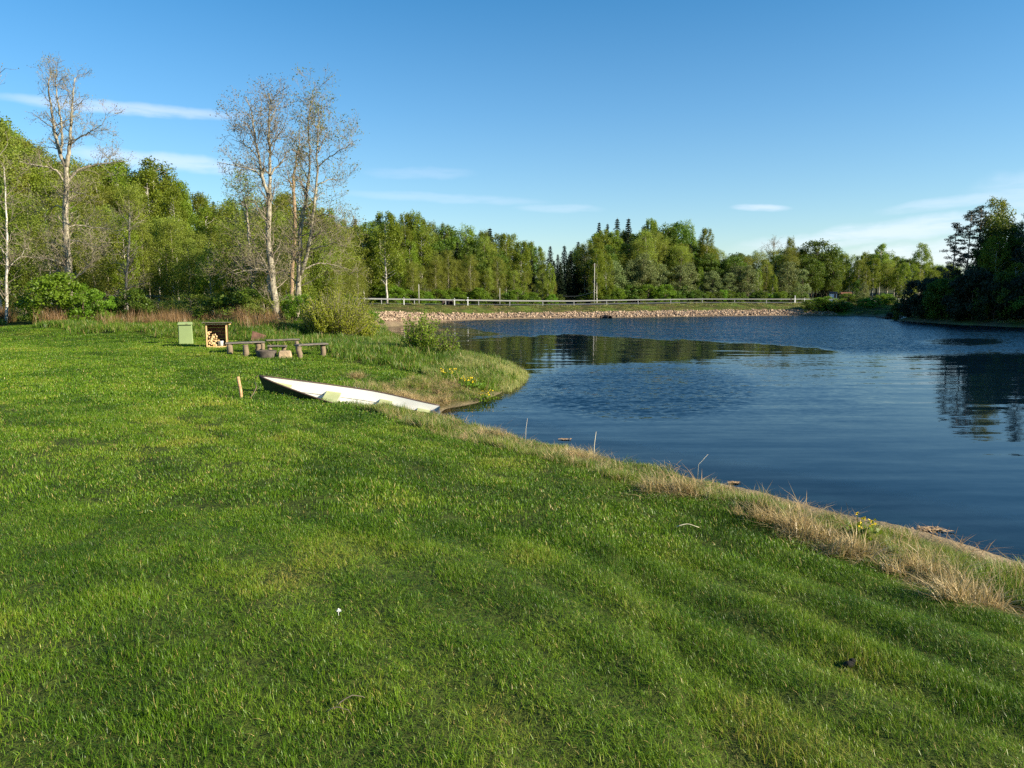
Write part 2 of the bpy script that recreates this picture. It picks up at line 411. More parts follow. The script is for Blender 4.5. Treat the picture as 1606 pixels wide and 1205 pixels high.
emb = (GSIDE < 0)*(GP[:, 1] > 60)*(GP[:, 0] < 44)*(GP[:, 0] > -17)
Wf = np.maximum(GDS, 0)/(np.maximum(GDS, 0)+np.maximum(GDR-4.6, 0)+1e-3)
vattr(me, 'stony', emb*ss(Wf + .05*wob(GP[:, 0], GP[:, 1], 1.5), .45, .38)*(GDS < 7.5))
vattr(me, 'forest', np.maximum((GSIDE > 0)*ss(GDR, 7, 12), (GP[:, 0] > 30)*(GSIDE < 0)*(GDR > 14)*ss(GDS, .5, 2)))
add('ground', me, kind='structure', label='grassy ground sloping to the river, with lawn, rough meadow and wooded banks')

# water
def ripple_field(P):
    """0 = glassy, 1 = wind-ruffled, in patches across the bay"""
    x, y = P[:, 0], np.maximum(P[:, 1], .5)
    px = CX + FPX*x/y; py = 457 + FPX*CAM_Z/y          # bearing and nearness as seen from the lawn
    w1 = 5*np.sin(x*.23+.6)+3*np.sin(x*.61+y*.2)
    up = np.interp(px, [560, 700, 760, 830, 900, 1280, 1300], [500, 503, 520, 526, 524, 544, 548]); lo = np.interp(px, [560, 820, 900, 1000, 1280, 1300], [640, 585, 566, 563, 550, 548])
    w2 = 2.2*np.sin(x*.9+.4*y)+1.6*np.sin(x*2.3+y*.7)
    calm = ss(py-up+.5*w2, -2.0, 2.5)*ss(lo-py+1.6*w2, -5, 7)*(px < 1300)
    s = .95*ss(up-py-.5*w2, -2.5, 2.0)*(px < 1320) + (px >= 1320)*.95*ss(550-py, -12, 6)
    # tongues of breeze in the inner bay
    tong = (ss(np.abs(py-(531-(px-720)*.07)), 4.0, 1.0)*ss(px, 715, 760)*ss(px, 900, 850) + ss(np.abs(py-(509+(px-640)*.02)), 7, 3)*ss(px, 640, 700)*ss(px, 900, 800))
    patch = ss(wob(x*1.0, y*.5, .35, 3), .35, .6)*ss(py, 512, 505)*(px > 830)*.35
    mid = .10*ss(py-lo, 0, 10)*ss(py, 700, 610)*ss(px, 1500, 1300) + .022*ss(py-lo, 0, 10)
    blue = .32*ss(((px-1010)/190)**2+((py-615)/48)**2, 1.2, .4)
    dark = ss(((px-1510)/75)**2+((py-536)/6)**2, 1.3, .5)
    r = np.maximum(s, mid+blue)*(1-calm) + .02*calm
    r = np.maximum(r, .45*np.clip(tong, 0, 1)); r = r*(1-.75*dark) - patch*.3
    return np.clip(r, .018, 1)
def water_material():
    m, t = new_mat('river_water')
    geo = t.node('ShaderNodeNewGeometry'); pos = geo.outputs['Position']
    def attr(n):
        a = t.node('ShaderNodeAttribute'); a.attribute_name = n; return a.outputs['Fac']
    rip, dep = attr('ripple'), attr('depth')
    def slopes(scale3, sc, detail, rough, rot=0.0):
        mp = t.node('ShaderNodeMapping'); t.l.new(pos, mp.inputs[0]); mp.inputs['Scale'].default_value = scale3; mp.inputs['Rotation'].default_value = (0, 0, rot)
        n = t.noise(mp.outputs[0], sc, detail, rough); return t.vm('SUBTRACT', n.outputs['Color'], (.5, .5, .5))
    long_ = slopes((.22, 1.25, 1), 1.5, 2, .5, R(6))      # slow swell lines
    fine = slopes((.8, 1.6, 1), 5.5, 3, .6, R(-8))       # wind ripples
    def sc(v, k):
        n = t.node('ShaderNodeVectorMath', operation='SCALE'); t.put(n.inputs[0], v); t.put(n.inputs[3], k); return n.outputs[0]
    v = t.vm('ADD', sc(long_, t.m('ADD', .085, t.m('MULTIPLY', rip, .18))), sc(fine, t.m('MULTIPLY', rip, 1.2)))
    sp = t.node('ShaderNodeSeparateXYZ'); t.l.new(v, sp.inputs[0]); cb = t.node('ShaderNodeCombineXYZ')
    t.put(cb.inputs[0], t.m('MULTIPLY', sp.outputs[0], .45)); t.put(cb.inputs[1], sp.outputs[1]); cb.inputs[2].default_value = 1
    inc = t.node('ShaderNodeVectorMath', operation='MULTIPLY'); t.l.new(geo.outputs['Incoming'], inc.inputs[0]); inc.inputs[1].default_value = (1, 1, 0)
    cb2 = t.vm('ADD', cb.outputs[0], sc(inc.outputs[0], t.m('MULTIPLY', rip, .135)))     # ruffled water: the facets one sees lean towards the viewer
    nrm = t.node('ShaderNodeVectorMath', operation='NORMALIZE'); t.l.new(cb2, nrm.inputs[0]); N = nrm.outputs[0]
    fr = t.node('ShaderNodeFresnel'); fr.inputs[0].default_value = 1.333; t.l.new(N, fr.inputs['Normal'])
    gl = t.node('ShaderNodeBsdfGlossy'); gl.inputs['Roughness'].default_value = .03; t.l.new(N, gl.inputs['Normal'])
    df = t.node('ShaderNodeBsdfDiffuse'); df.inputs[0].default_value = (.002, .009, .018, 1)
    tr = t.node('ShaderNodeBsdfTransparent'); tr.inputs[0].default_value = (.78, .70, .55, 1)
    body = t.node('ShaderNodeMixShader'); t.put(body.inputs[0], t.sstep(dep, .02, .55)); t.l.new(tr.outputs[0], body.inputs[1]); t.l.new(df.outputs[0], body.inputs[2])
    mx = t.node('ShaderNodeMixShader'); t.put(mx.inputs[0], fr.outputs[0]); t.l.new(body.outputs[0], mx.inputs[1]); t.l.new(gl.outputs[0], mx.inputs[2])
    o = t.node('ShaderNodeOutputMaterial'); t.l.new(mx.outputs[0], o.inputs[0]); return m
keep = (GZ < .12); qk = keep[Q].any(1) & (GP[Q[:, 0], 1] < 140)
used = np.unique(Q[qk]); remap = -np.ones(len(GP), int); remap[used] = np.arange(len(used))
wm = make_mesh('water', np.c_[GP[used], np.zeros(len(used))], [remap[Q[qk]]], water_material())
vattr(wm, 'ripple', ripple_field(GP[used])); vattr(wm, 'depth', np.maximum(-GZ[used], 0))
add('water', wm, kind='structure', label='calm blue river water reflecting sky and trees')

# road and its guard rail
def ribbon(off0, off1, dz):
    pts = []
    for o in (off0, off1): pts.append(np.c_[road_c[:, :2] + _nrm*o, road_c[:, 2]+dz])
    V = np.concatenate(pts); n = len(road_c); f = [[i+n, i+n+1, i+1, i] for i in range(n-1)]
    return V, [np.array(f)]
M_asphalt = pbr('asphalt', (.10, .10, .10), .9, .25, 3)
M_paint = pbr('road_paint', (.75, .75, .72), .7, .1, 3)
V, F = ribbon(-3.6, 3.6, .03); add('road', make_mesh('road', V, F, M_asphalt), kind='structure', label='asphalt road on top of the far embankment')
V, F = ribbon(-3.35, -3.2, .036); add('road_line', make_mesh('road_line', V, F, M_paint), kind='structure')
# ------------------------------------------------------------------ scattered ground cover (geometry nodes, instances)
def scatter(name, srcs, P, rot, scl, idx, label):
    me = bpy.data.meshes.new(name); P = np.asarray(P, np.float32); me.vertices.add(len(P)); me.vertices.foreach_set('co', P.ravel())
    a = me.attributes.new('rot', 'FLOAT_VECTOR', 'POINT'); a.data.foreach_set('vector', np.asarray(rot, np.float32).ravel())
    a = me.attributes.new('scl', 'FLOAT_VECTOR', 'POINT'); s3 = np.asarray(scl, np.float32)
    if s3.ndim == 1: s3 = np.stack([s3]*3, 1)
    a.data.foreach_set('vector', s3.ravel())
    a = me.attributes.new('idx', 'INT', 'POINT'); a.data.foreach_set('value', np.asarray(idx, np.int32))
    g = bpy.data.node_groups.new(name, 'GeometryNodeTree')
    g.interface.new_socket('Geometry', in_out='INPUT', socket_type='NodeSocketGeometry'); g.interface.new_socket('Geometry', in_out='OUTPUT', socket_type='NodeSocketGeometry')
    N, L = g.nodes, g.links; gi = N.new('NodeGroupInput'); go = N.new('NodeGroupOutput'); jn = N.new('GeometryNodeJoinGeometry')
    def na(nm, ty):
        n = N.new('GeometryNodeInputNamedAttribute'); n.data_type = ty; n.inputs['Name'].default_value = nm; return n.outputs['Attribute']
    r, s, ix = na('rot', 'FLOAT_VECTOR'), na('scl', 'FLOAT_VECTOR'), na('idx', 'INT')
    for k, src in enumerate(srcs):
        oi = N.new('GeometryNodeObjectInfo'); oi.inputs['Object'].default_value = src
        cp = N.new('FunctionNodeCompare'); cp.data_type = 'INT'; cp.operation = 'EQUAL'; L.new(ix, cp.inputs['A']) if 'A' in cp.inputs else None
        ins_i = [i for i in cp.inputs if i.enabled]
        for l in list(g.links):
            if l.to_node == cp: g.links.remove(l)
        L.new(ix, ins_i[0]); ins_i[1].default_value = k
        ip = N.new('GeometryNodeInstanceOnPoints'); L.new(gi.outputs[0], ip.inputs['Points']); L.new(cp.outputs[0], ip.inputs['Selection'])
        L.new(oi.outputs['Geometry'], ip.inputs['Instance']); L.new(r, ip.inputs['Rotation']); L.new(s, ip.inputs['Scale'])
        L.new(ip.outputs[0], jn.inputs[0])
    L.new(jn.outputs[0], go.inputs[0])
    o = add(name, me, kind='stuff', label=label); md = o.modifiers.new('scatter', 'NODES'); md.node_group = g
    return o
def source(name, me):
    return bpy.data.objects.new(name, me)      # never linked: only instanced

def blades(n, radius, h, w, lean=.5, straw=0.0, flat=0.0, r=rng, hvar=.45):
    a = r.uniform(0, 6.283, n); q = np.sqrt(r.uniform(0, 1, n))*radius
    B = np.c_[np.cos(a)*q, np.sin(a)*q, np.full(n, -.01)]
    H = h*(1-hvar+hvar*1.3*r.uniform(0, 1, n)); d = r.uniform(0, 6.283, n); D = np.c_[np.cos(d), np.sin(d), np.zeros(n)]
    ln = lean*r.uniform(.2, 1.4, n); S = np.c_[-D[:, 1], D[:, 0], np.zeros(n)]
    tw = r.uniform(-.9, .9, n)[:, None]; S = S*np.cos(tw) + D*np.sin(tw)
    up = 1 - flat*r.uniform(.3, 1, n)
    V = []
    for t, wk in ((0, 1), (.55, .8), (1, 0)):
        c = B + np.c_[np.zeros((n, 2)), H*t*up*(1-.25*ln*t)] + D*(H*(ln+flat*.9)*(t**1.6))[:, None]
        if wk: V += [c - S*w*wk/2, c + S*w*wk/2]
        else: V.append(c)
    V = np.stack(V, 1).reshape(-1, 3); b = np.arange(n)*5
    q4 = np.stack([b, b+1, b+3, b+2], 1); t3 = np.stack([b+2, b+3, b+4], 1)
    tint = r.uniform(0, .72, n); tint[r.uniform(0, 1, n) < straw] = r.uniform(.8, 1.0)
    return V, [q4, t3], np.r_[tint, tint]
def grass_mat(name, stops, wn=.55, wscale=.8, trans=.3, spec=.35, rough=.42, amp=.55, fofs=.14):
    m, t = new_mat(name); geo = t.node('ShaderNodeNewGeometry'); oi = t.node('ShaderNodeObjectInfo')
    at_ = t.node('ShaderNodeAttribute'); at_.attribute_name = 'tint'
    n1 = t.noise(oi.outputs['Location'], wscale, 4, .62); n2 = t.noise(oi.outputs['Location'], wscale*.22, 3, .5)
    f = t.m('MULTIPLY', at_.outputs['Fac'], amp)
    f = t.m('ADD', f, t.m('MULTIPLY', t.m('SUBTRACT', n1.outputs[0], .5), wn*1.7)); f = t.m('ADD', f, t.m('MULTIPLY', t.m('SUBTRACT', n2.outputs[0], .5), wn))
    f = t.m('ADD', f, t.m('MULTIPLY', t.sstep(at_.outputs['Fac'], .74, .8), .45)); f = t.m('ADD', f, fofs)
    col = t.ramp(f, stops)
    p = t.node('ShaderNodeBsdfPrincipled'); t.l.new(col, p.inputs['Base Color']); p.inputs['Roughness'].default_value = rough; p.inputs['Specular IOR Level'].default_value = spec
    tr = t.node('ShaderNodeBsdfTranslucent'); hs = t.node('ShaderNodeHueSaturation'); hs.inputs['Value'].default_value = 1.35; hs.inputs['Hue'].default_value = .492
    t.l.new(col, hs.inputs['Color']); t.l.new(hs.outputs[0], tr.inputs[0]); mx = t.node('ShaderNodeMixShader'); mx.inputs[0].default_value = trans
    t.l.new(p.outputs[0], mx.inputs[1]); t.l.new(tr.outputs[0], mx.inputs[2]); o = t.node('ShaderNodeOutputMaterial'); t.l.new(mx.outputs[0], o.inputs[0]); return m
M_lawn = grass_mat('lawn_grass', [(0, (.030, .074, .005)), (.28, (.078, .162, .008)), (.55, (.155, .248, .014)), (.78, (.25, .23, .04)), (1, (.42, .33, .12))], wn=1.0, wscale=1.0, spec=.20, rough=.38, trans=.18, fofs=.10)
M_tall = grass_mat('bank_grass', [(0, (.045, .100, .008)), (.38, (.13, .22, .014)), (.6, (.25, .27, .05)), (.8, (.36, .28, .12)), (1, (.50, .38, .20))], wn=.75, wscale=1.3)
M_straw = grass_mat('straw', [(0, (.26, .16, .07)), (.5, (.46, .32, .15)), (1, (.66, .52, .30))], trans=.2)
M_tall_dry = grass_mat('dry_bank_grass', [(0, (.10, .13, .02)), (.3, (.20, .17, .05)), (.6, (.34, .25, .10)), (1, (.54, .41, .20))], wn=.9, wscale=2.2, trans=.25)
M_reed = grass_mat('reed', [(0, (.11, .17, .025)), (.5, (.28, .33, .08)), (1, (.52, .46, .20))], wn=.8, wscale=1.0)
M_weed = grass_mat('dry_weed', [(0, (.13, .08, .035)), (.5, (.25, .15, .065)), (1, (.36, .25, .12))], trans=.2)
M_meadow = grass_mat('meadow_grass', [(0, (.050, .115, .008)), (.50, (.120, .210, .014)), (.78, (.22, .24, .04)), (1, (.40, .30, .12))], wn=.8, wscale=.5)
def src(name, args, mat, k=3, **kw):
    out = []
    for i in range(k):
        V, F, T = blades(*args, **kw); out.append(source(name, make_mesh(name, V, F, mat, tint=T, smooth=False)))
    return out
def rand_pts(n, x0, x1, y0, y1):
    return np.c_[rng.uniform(x0, x1, n), rng.uniform(y0, y1, n)]
def wedge(n, y0, y1, side=1.6, k=.78):
    y = np.sqrt(rng.uniform(y0*y0, y1*y1, n)); return np.c_[rng.uniform(-1, 1, n)*(k*y+side), y]
def rots(n, tilt=.08): return np.c_[rng.normal(0, tilt, (n, 2)), rng.uniform(0, 6.283, n)]

def build_lawn():
    near = src('lawn_blades', (90, .13, .055, .0030), M_lawn, 2, lean=.6, straw=.05, hvar=.6)+src('lawn_blades', (90, .13, .050, .0032), M_lawn, 2, lean=1.3, straw=.12, flat=.3, hvar=.7)
    midl = src('lawn_blades', (150, .26, .052, .0060), M_lawn, 3, lean=.7, straw=.045)
    far = src('lawn_blades', (220, .52, .055, .0130), M_lawn, 3, lean=.7, straw=.04)
    P, S, I = [], [], []
    for (n, y0, y1, base, k, sc) in ((13500, .3, 7.5, 0, 4, 1), (6800, 7, 16.5, 4, 3, 1), (15000, 15.5, 39, 7, 3, 1)):
        p = wedge(n, y0, y1, 4.2 if y0 < 1 else 2.5)
        z, ds, dr, sd = height(p); L = lawn_mask(p, ds); k_ = L > rng.uniform(.1, .9, n); p, z = p[k_], z[k_]
        u = p @ NS; st = np.sin(u*7.3 + 1.2*np.sin(p[:, 0]*.35+p[:, 1]*.2) + .8)
        s = sc*(.95 + .28*st*ss(u, -2, 4) + .30*wob(p[:, 0], p[:, 1], 1.3, 8) + .22*wob(p[:, 0], p[:, 1], 4.7, 12) + rng.normal(0, .15, len(p)))
        # worn thin spots
        worn = ss(wob(p[:, 0], p[:, 1], 2.2, 26), .55, .75); s *= 1-.25*worn*ss(p[:, 1], 16, 8)
        s = np.clip(s, .4, 1.7); S.append(np.c_[np.ones(len(s)), np.ones(len(s)), s]); P.append(np.c_[p, z]); I.append(base + rng.integers(0, k, len(p)))
    P = np.concatenate(P); scatter('lawn_grass', near+midl+far, P, rots(len(P), .06), np.concatenate(S), np.concatenate(I), 'short mown green lawn grass sloping down to the river')
build_lawn()

def build_bank():
    green = src('bank_blades', (90, .14, .30, .0075), M_tall, 3, lean=.45, straw=.12)
    mound = src('straw_blades', (150, .19, .17, .0065), M_tall_dry, 3, lean=1.5, flat=.72, hvar=.6, straw=.5)
    shortg = src('bank_blades', (110, .18, .13, .006), M_tall, 3, lean=.8, straw=.22)
    mat_ = src('straw_stalks', (22, .28, .32, .008), M_straw, 2, lean=.5, flat=.93)
    dry_ = src('dry_blades', (70, .13, .30, .0065), M_tall_dry, 2, lean=.7, straw=.5)
    P, S, I = [], [], []
    def put(p, z, s, base, k):
        P.append(np.c_[p, z]); S.append(s); I.append(base+rng.integers(0, k, len(p)))
    p = rand_pts(200000, -12, 17, 0, 46); p = p[(np.abs(p[:, 0]) < .8*p[:, 1]+5)]
    z, ds, dr, sd = height(p); L = lawn_mask(p, ds)
    e = lawn_edge(p[:, 0], p[:, 1]); band = (ds > -.05)*(ds < e+.5)*(L < .5)*(ds < 5)
    slip, _ = seg_dist(p, BOAT_A+np.array([1.2, .3]), BOAT_B+np.array([.2, .5])); band &= (slip > .85)
    rel = np.clip(ds/e, 0, 1); cl = wob(p[:, 0], p[:, 1], 1.9, 20); cl2 = wob(p[:, 0], p[:, 1], 3.1, 11)
    nearw = ss(p[:, 1], 14, 11)           # bare sandy strip at the near waterline
    k = rng.uniform(0, 1, len(p))
    g = band & (k < .42) & (rel > .12+.36*nearw)
    # straw mounds sit on the lawn side of the crest, tall green on the water side
    mo = band & (k > .42) & (k < .42+.09*ss(cl+.8*cl2, .25, .8)) & (rel > .40) & (rel < .80)
    sh = band & (k > .78) & (rel > .10+.34*nearw)
    st = band & (k > .64) & (k < .64+.035*ss(cl2, -.2, .4)) & (rel > .2) & (rel < .95)
    thin_ = rng.uniform(0, 1, len(p)) < .62
    g &= thin_; mo &= thin_; sh &= thin_
    up_ = band & (k > .52) & (k < .575) & (rel > .35)
    hgt = .22 + .85*ss(rel, .40, .78)*(.75+.55*wob(p[:, 0], p[:, 1], 2.7, 6))
    hgt = hgt*(1-.30*nearw)
    put(p[g], z[g], np.clip(hgt[g]*rng.uniform(.6, 1.3, g.sum()), .25, 1.4), 0, 3)
    put(p[mo], z[mo], rng.uniform(.7, 1.4, mo.sum()), 3, 3)
    put(p[sh], z[sh], rng.uniform(.5, 1.2, sh.sum()), 6, 3)
    put(p[st], z[st]+.1, rng.uniform(.6, 1.2, st.sum()), 9, 2)
    up_ &= thin_; put(p[up_], z[up_], rng.uniform(.5, 1.25, up_.sum())*np.clip(hgt[up_], .4, 1.2), 11, 2)
    # a few proud straw tussocks seen in the photograph
    for (px, py, zz, n, sp) in ((905, 712, .45, 44, .42), (1040, 775, .5, 16, .30), (1080, 780, .5, 12, .25), (765, 683, .4, 14, .3), (1190, 806, .55, 12, .25), (1260, 826, .6, 14, .3), (1330, 846, .65, 14, .3), (1440, 880, .7, 10, .3), (1530, 915, .8, 9, .35), (600, 610, .5, 16, .35), (625, 618, .45, 20, .35), (650, 622, .4, 24, .4), (680, 618, .4, 26, .45), (710, 603, .4, 24, .5), (735, 590, .3, 14, .5), (720, 622, .3, 22, .5), (560, 598, .55, 8, .4), (625, 552, .4, 10, .5), (590, 548, .5, 8, .5)):
        c = gp(px, py, zz)[:2]; q = c + rng.normal(0, sp*.5, (n, 2)); hz = height(q)
        ok = hz[1] > .15; q = q[ok]; hf = len(q)//2; zq = hz[0][ok]; put(q[:hf], zq[:hf], rng.uniform(1.0, 1.5, hf), 3, 3); put(q[hf:], zq[hf:], rng.uniform(.7, 1.2, len(q)-hf), 11, 2)
    P = np.concatenate(P); S = np.concatenate(S); I = np.concatenate(I); R_ = rots(len(P), .15)
    scatter('bank_grass', green+mound+shortg+mat_+dry_, P, R_, S, I, 'rough straw and green grass tussocks along the near river bank')
    # pale fine reed on the low spit
    reed = src('reed_blades', (110, .28, .25, .008), M_reed, 3, lean=.22, straw=.3)
    p = rand_pts(16000, -8, 2.5, 25, 46); z, ds, dr, sd = height(p)
    poly_c = gp(735, 585, .1)[:2]; m = (ds > -.08)*(ds < 2.6)*(p[:, 0] > -5.2-.0*p[:, 1])*(p[:, 0] < 1.2)*(rng.uniform(0, 1, len(p)) < .8)
    m &= ~((p[:, 1] < 28.5) & (p[:, 0] < -3.2))
    p, z = p[m], z[m]; scatter('reed_grass', reed, np.c_[p, np.maximum(z, -.08)], rots(len(p), .06), rng.uniform(.6, 1.15, len(p)), rng.integers(0, 3, len(p)), 'pale fine reedy grass covering the low spit in the water')
build_bank()

def build_meadow():
    tuft = src('meadow_blades', (120, .42, .32, .018), M_meadow, 4, lean=.6, straw=.12)
    low = src('meadow_blades', (130, .7, .19, .030), M_meadow, 3, lean=.7, straw=.38)
    P, S, I = [], [], []
    p = rand_pts(15000, -50, 0, 24, 62); z, ds, dr, sd = height(p); L = lawn_mask(p, ds)
    m = (L < .4)*(ds > .2)*(sd < 0)*(dr > 4.4)*(np.abs(p[:, 0]) < .78*p[:, 1]+3)*(rng.uniform(0, 1, len(p)) < np.clip(1.3-(p[:, 1]-30)/45, .3, 1))
    n = m.sum(); P.append(np.c_[p[m], z[m]]); S.append(rng.uniform(.5, 1.3, n)); I.append(rng.integers(0, 4, n))
    p = rand_pts(16000, -60, 75, 52, 128); z, ds, dr, sd = height(p)
    Wf = np.maximum(ds, 0)/(np.maximum(ds, 0)+np.maximum(dr-4.6, 0)+1e-3)
    m = (((sd < 0)*(dr > 4.3)*(ds > .3)*((Wf > .40) | (p[:, 0] < -17) | (p[:, 0] > 44))*(p[:, 0] < 60)) | ((sd > 0)*(dr > 4.4)*(dr < 9)))*(rng.uniform(0, 1, len(p)) < .8)
    n = m.sum(); P.append(np.c_[p[m], z[m]]); S.append(rng.uniform(.45, 1.0, n)); I.append(4+rng.integers(0, 3, n))
    P = np.concatenate(P); scatter('meadow_grass', tuft+low, P, rots(len(P), .1), np.concatenate(S), np.concatenate(I), 'rough green and straw coloured grass behind the lawn and on the far embankment')
    weed = src('weed_stalks', (60, .5, 1.0, .014), M_weed, 3, lean=.32)
    p = rand_pts(3600, -36, -6, 35, 44); z, ds, dr, sd = height(p); L = lawn_mask(p, ds); px = CX+FPX*p[:, 0]/p[:, 1]
    dens = ss(px, -60, 20)*ss(px, 120, 70) + .28*ss(px, 150, 200)*ss(px, 470, 380); dens *= ss(p[:, 1]-back_line(p[:, 0]), 1.5, 3.5)*ss(wob(p[:, 0], p[:, 1], .9, 2), -.6, .1)
    m = (L < .2)*(rng.uniform(0, 1, len(p)) < dens*.85)*(ds > 1); n = m.sum()
    scatter('dry_weeds', weed, np.c_[p[m], z[m]], rots(n, .12), rng.uniform(.5, 1.2, n), rng.integers(0, 3, n), 'last year\'s brown dry weeds standing behind the lawn')
build_meadow()

def build_riprap():
    p = rand_pts(60000, -19, 46, 64, 118); z, ds, dr, sd = height(p)
    Wf = np.maximum(ds, 0)/(np.maximum(ds, 0)+np.maximum(dr-4.6, 0)+1e-3)
    m = (sd < 0)*(ds > .25)*(ds < 7.3)*(Wf + .05*wob(p[:, 0], p[:, 1], 1.5) < .42)*(p[:, 1] > 66); p, z = p[m][:9500], z[m][:9500]; n = len(p)
    cube = np.array([[x, y, q] for q in (-1, 1) for y in (-1, 1) for x in (-1, 1)], float)
    F = np.array([[0, 2, 3, 1], [4, 5, 7, 6], [0, 1, 5, 4], [2, 6, 7, 3], [0, 4, 6, 2], [1, 3, 7, 5]])
    V = cube[None]*rng.uniform(.45, 1.0, (n, 8, 3))*rng.uniform(.05, .16, (n, 1, 3))
    q = rng.normal(0, 1, (n, 4)); q /= np.linalg.norm(q, axis=1)[:, None]; w, x, y, zz = q.T
    M = np.stack([1-2*(y*y+zz*zz), 2*(x*y-zz*w), 2*(x*zz+y*w), 2*(x*y+zz*w), 1-2*(x*x+zz*zz), 2*(y*zz-x*w), 2*(x*zz-y*w), 2*(y*zz+x*w), 1-2*(x*x+y*y)], 1).reshape(n, 3, 3)
    V = np.einsum('nij,nkj->nki', M, V) + np.c_[p, z+.05][:, None]
    F = (F[None]+np.arange(n)[:, None, None]*8).reshape(-1, 4)
    m_, t = new_mat('embankment_stone'); geo = t.node('ShaderNodeNewGeometry')
    c = t.ramp(geo.outputs['Random Per Island'], [(0, (.17, .11, .07)), (.5, (.33, .235, .155)), (1, (.48, .36, .25))]); b = t.node('ShaderNodeBsdfPrincipled'); t.put(b.inputs['Base Color'], c); b.inputs['Roughness'].default_value = .9
    o = t.node('ShaderNodeOutputMaterial'); t.l.new(b.outputs[0], o.inputs[0])
    add('embankment_stones', make_mesh('embankment_stones', V.reshape(-1, 3), [F], m_, smooth=False), kind='stuff', label='tan broken stones armouring the foot of the far embankment')
build_riprap()

# ------------------------------------------------------------------ guard rail, posts, poles, sheds
M_galv = pbr('galvanised_steel', (.22, .225, .225), .65, .12, 4, spec=.3)
M_white = pbr('white_paint', (.80, .80, .78), .6, .1, 3)
M_poleg = pbr('pole_grey', (.46, .44, .40), .8, .2, 2)
M_wood = pbr('weathered_wood', (.22, .165, .105), .85, .4, 3, .006, sc3=(1, 1, 6))
M_plank = pbr('grey_plank', (.15, .13, .105), .85, .4, 4, .004, sc3=(1, 6, 6))
M_newwood = pbr('new_timber', (.66, .44, .20), .7, .25, 4, .002, sc3=(4, 4, 1))
M_darkpaint = pbr('dark_stain', (.10, .055, .045), .8, .3, 4)
def dense(pts, step):
    out = []
    for a, b in zip(pts[:-1], pts[1:]):
        n = max(1, int(np.linalg.norm(b-a)/step)); out += [a+(b-a)*k/n for k in range(n)]
    return np.array(out+[pts[-1]])
def build_rail():
    rp = dense(rail_pts[1:-1], 4.0); root = empty('guard_rail', (rp[20][0], rp[20][1], rp[20][2]), label='long galvanised steel guard rail along the road on the embankment', cat='guard rail')
    o0 = rp[20]; rp = rp - o0; n = len(rp)
    tn = np.gradient(rp[:, :2], axis=0); tn /= np.linalg.norm(tn, axis=1)[:, None]; nr = np.c_[-tn[:, 1], tn[:, 0], np.zeros(n)]
    prof = [(.0, .50), (-.04, .52), (-.04, .55), (0, .57), (0, .59), (-.04, .61), (-.04, .64), (0, .66), (.03, .66), (.03, .50)]
    V = np.concatenate([rp + nr*a + np.array([0, 0, b]) for a, b in prof]); k = len(prof)
    F = [[j*n+i, j*n+i+1, ((j+1) % k)*n+i+1, ((j+1) % k)*n+i] for j in range(k) for i in range(n-1)]
    add('beam', make_mesh('beam', V, [np.array(F)], M_galv), root)
    pm = MB().box((0, 0, .28), (.09, .12, .80)).mesh('post', M_galv, False)
    for i in range(n): add('post', pm, root, rp[i]+nr[i]*.11, (0, 0, math.atan2(tn[i][1], tn[i][0])))
build_rail()
def rail_at(px):
    b = CX+FPX*rail_pts[:, 0]/rail_pts[:, 1]; i = int(np.clip(np.searchsorted(b, px)-1, 0, len(b)-2)); t = (px-b[i])/(b[i+1]-b[i]); return rail_pts[i]+(rail_pts[i+1]-rail_pts[i])*t
mk = MB().box((0, 0, .55), (.13, .07, 1.1), bev=.02).mesh('post', M_white, False); band_ = MB().box((0, 0, .93), (.135, .075, .10)).mesh('reflector', pbr('dark_band', (.03, .03, .03), .5), False)
for px, lab in ((634, 'white roadside marker post before the wood, first from the left'), (713, 'white roadside marker post just left of the paired posts'), (733, 'white roadside marker post, shorter of the close pair'), (1242, 'wide white marker post at the right end of the guard rail'), (1257, 'thin white marker post beyond the wide one')):
    q = rail_at(px); s = {1242: 1.1, 733: .95}.get(px, .8)
    e = empty('marker_post', (q[0], q[1]-.35, q[2]-.1), scale=(s, s, s), label=lab, cat='post', group='marker posts along the guard rail'); add('post', mk, e); add('reflector', band_, e)
def pole(px, ytop, back, r, lab, arm=True, dark=False):
    q = rail_at(px); D = q[1]+back; x = (px-CX)/FPX*D; top = at(px, ytop, D)[2]; g = gz(x, D); h = top-g
    e = empty('utility_pole', (x, D, g), label=lab, cat='pole')
    m = MB(); m.tube([(0, 0, -.3), (0, 0, h*.5), (0, 0, h)], [r, r*.9, r*.75], 8); add('shaft', m.mesh('shaft', M_poleg), e)
    if arm: add('insulator', MB().box((0, 0, h-.25), (.5, .08, .08)).mesh('insulator', M_wood, False), e)
    return np.array([x, D, top-.2])
pA = pole(931, 413, 9.5, .065, 'tall thin pale utility pole standing at the edge of the dark gap in the trees')
pB = pole(658, 446, 9.5, .055, 'short grey pole behind the guard rail near its left end', arm=False)
pC = pole(784, 452, 9.5, .045, 'thin short pale pole in front of the alders', arm=False)
mw = MB(); wq = at(880, 464, pA[1]+3)
w1 = pA*0 + at(931, 458, pA[1]); mw.tube([w1*(1-t)+wq*t - np.array([0, 0, .35*math.sin(math.pi*t)]) for t in np.linspace(0, 1, 9)], .03, 4)
add('wire', mw.mesh('wire', M_galv), label='thin pale wire crossing the dark gap beside the tall pole', cat='wire')

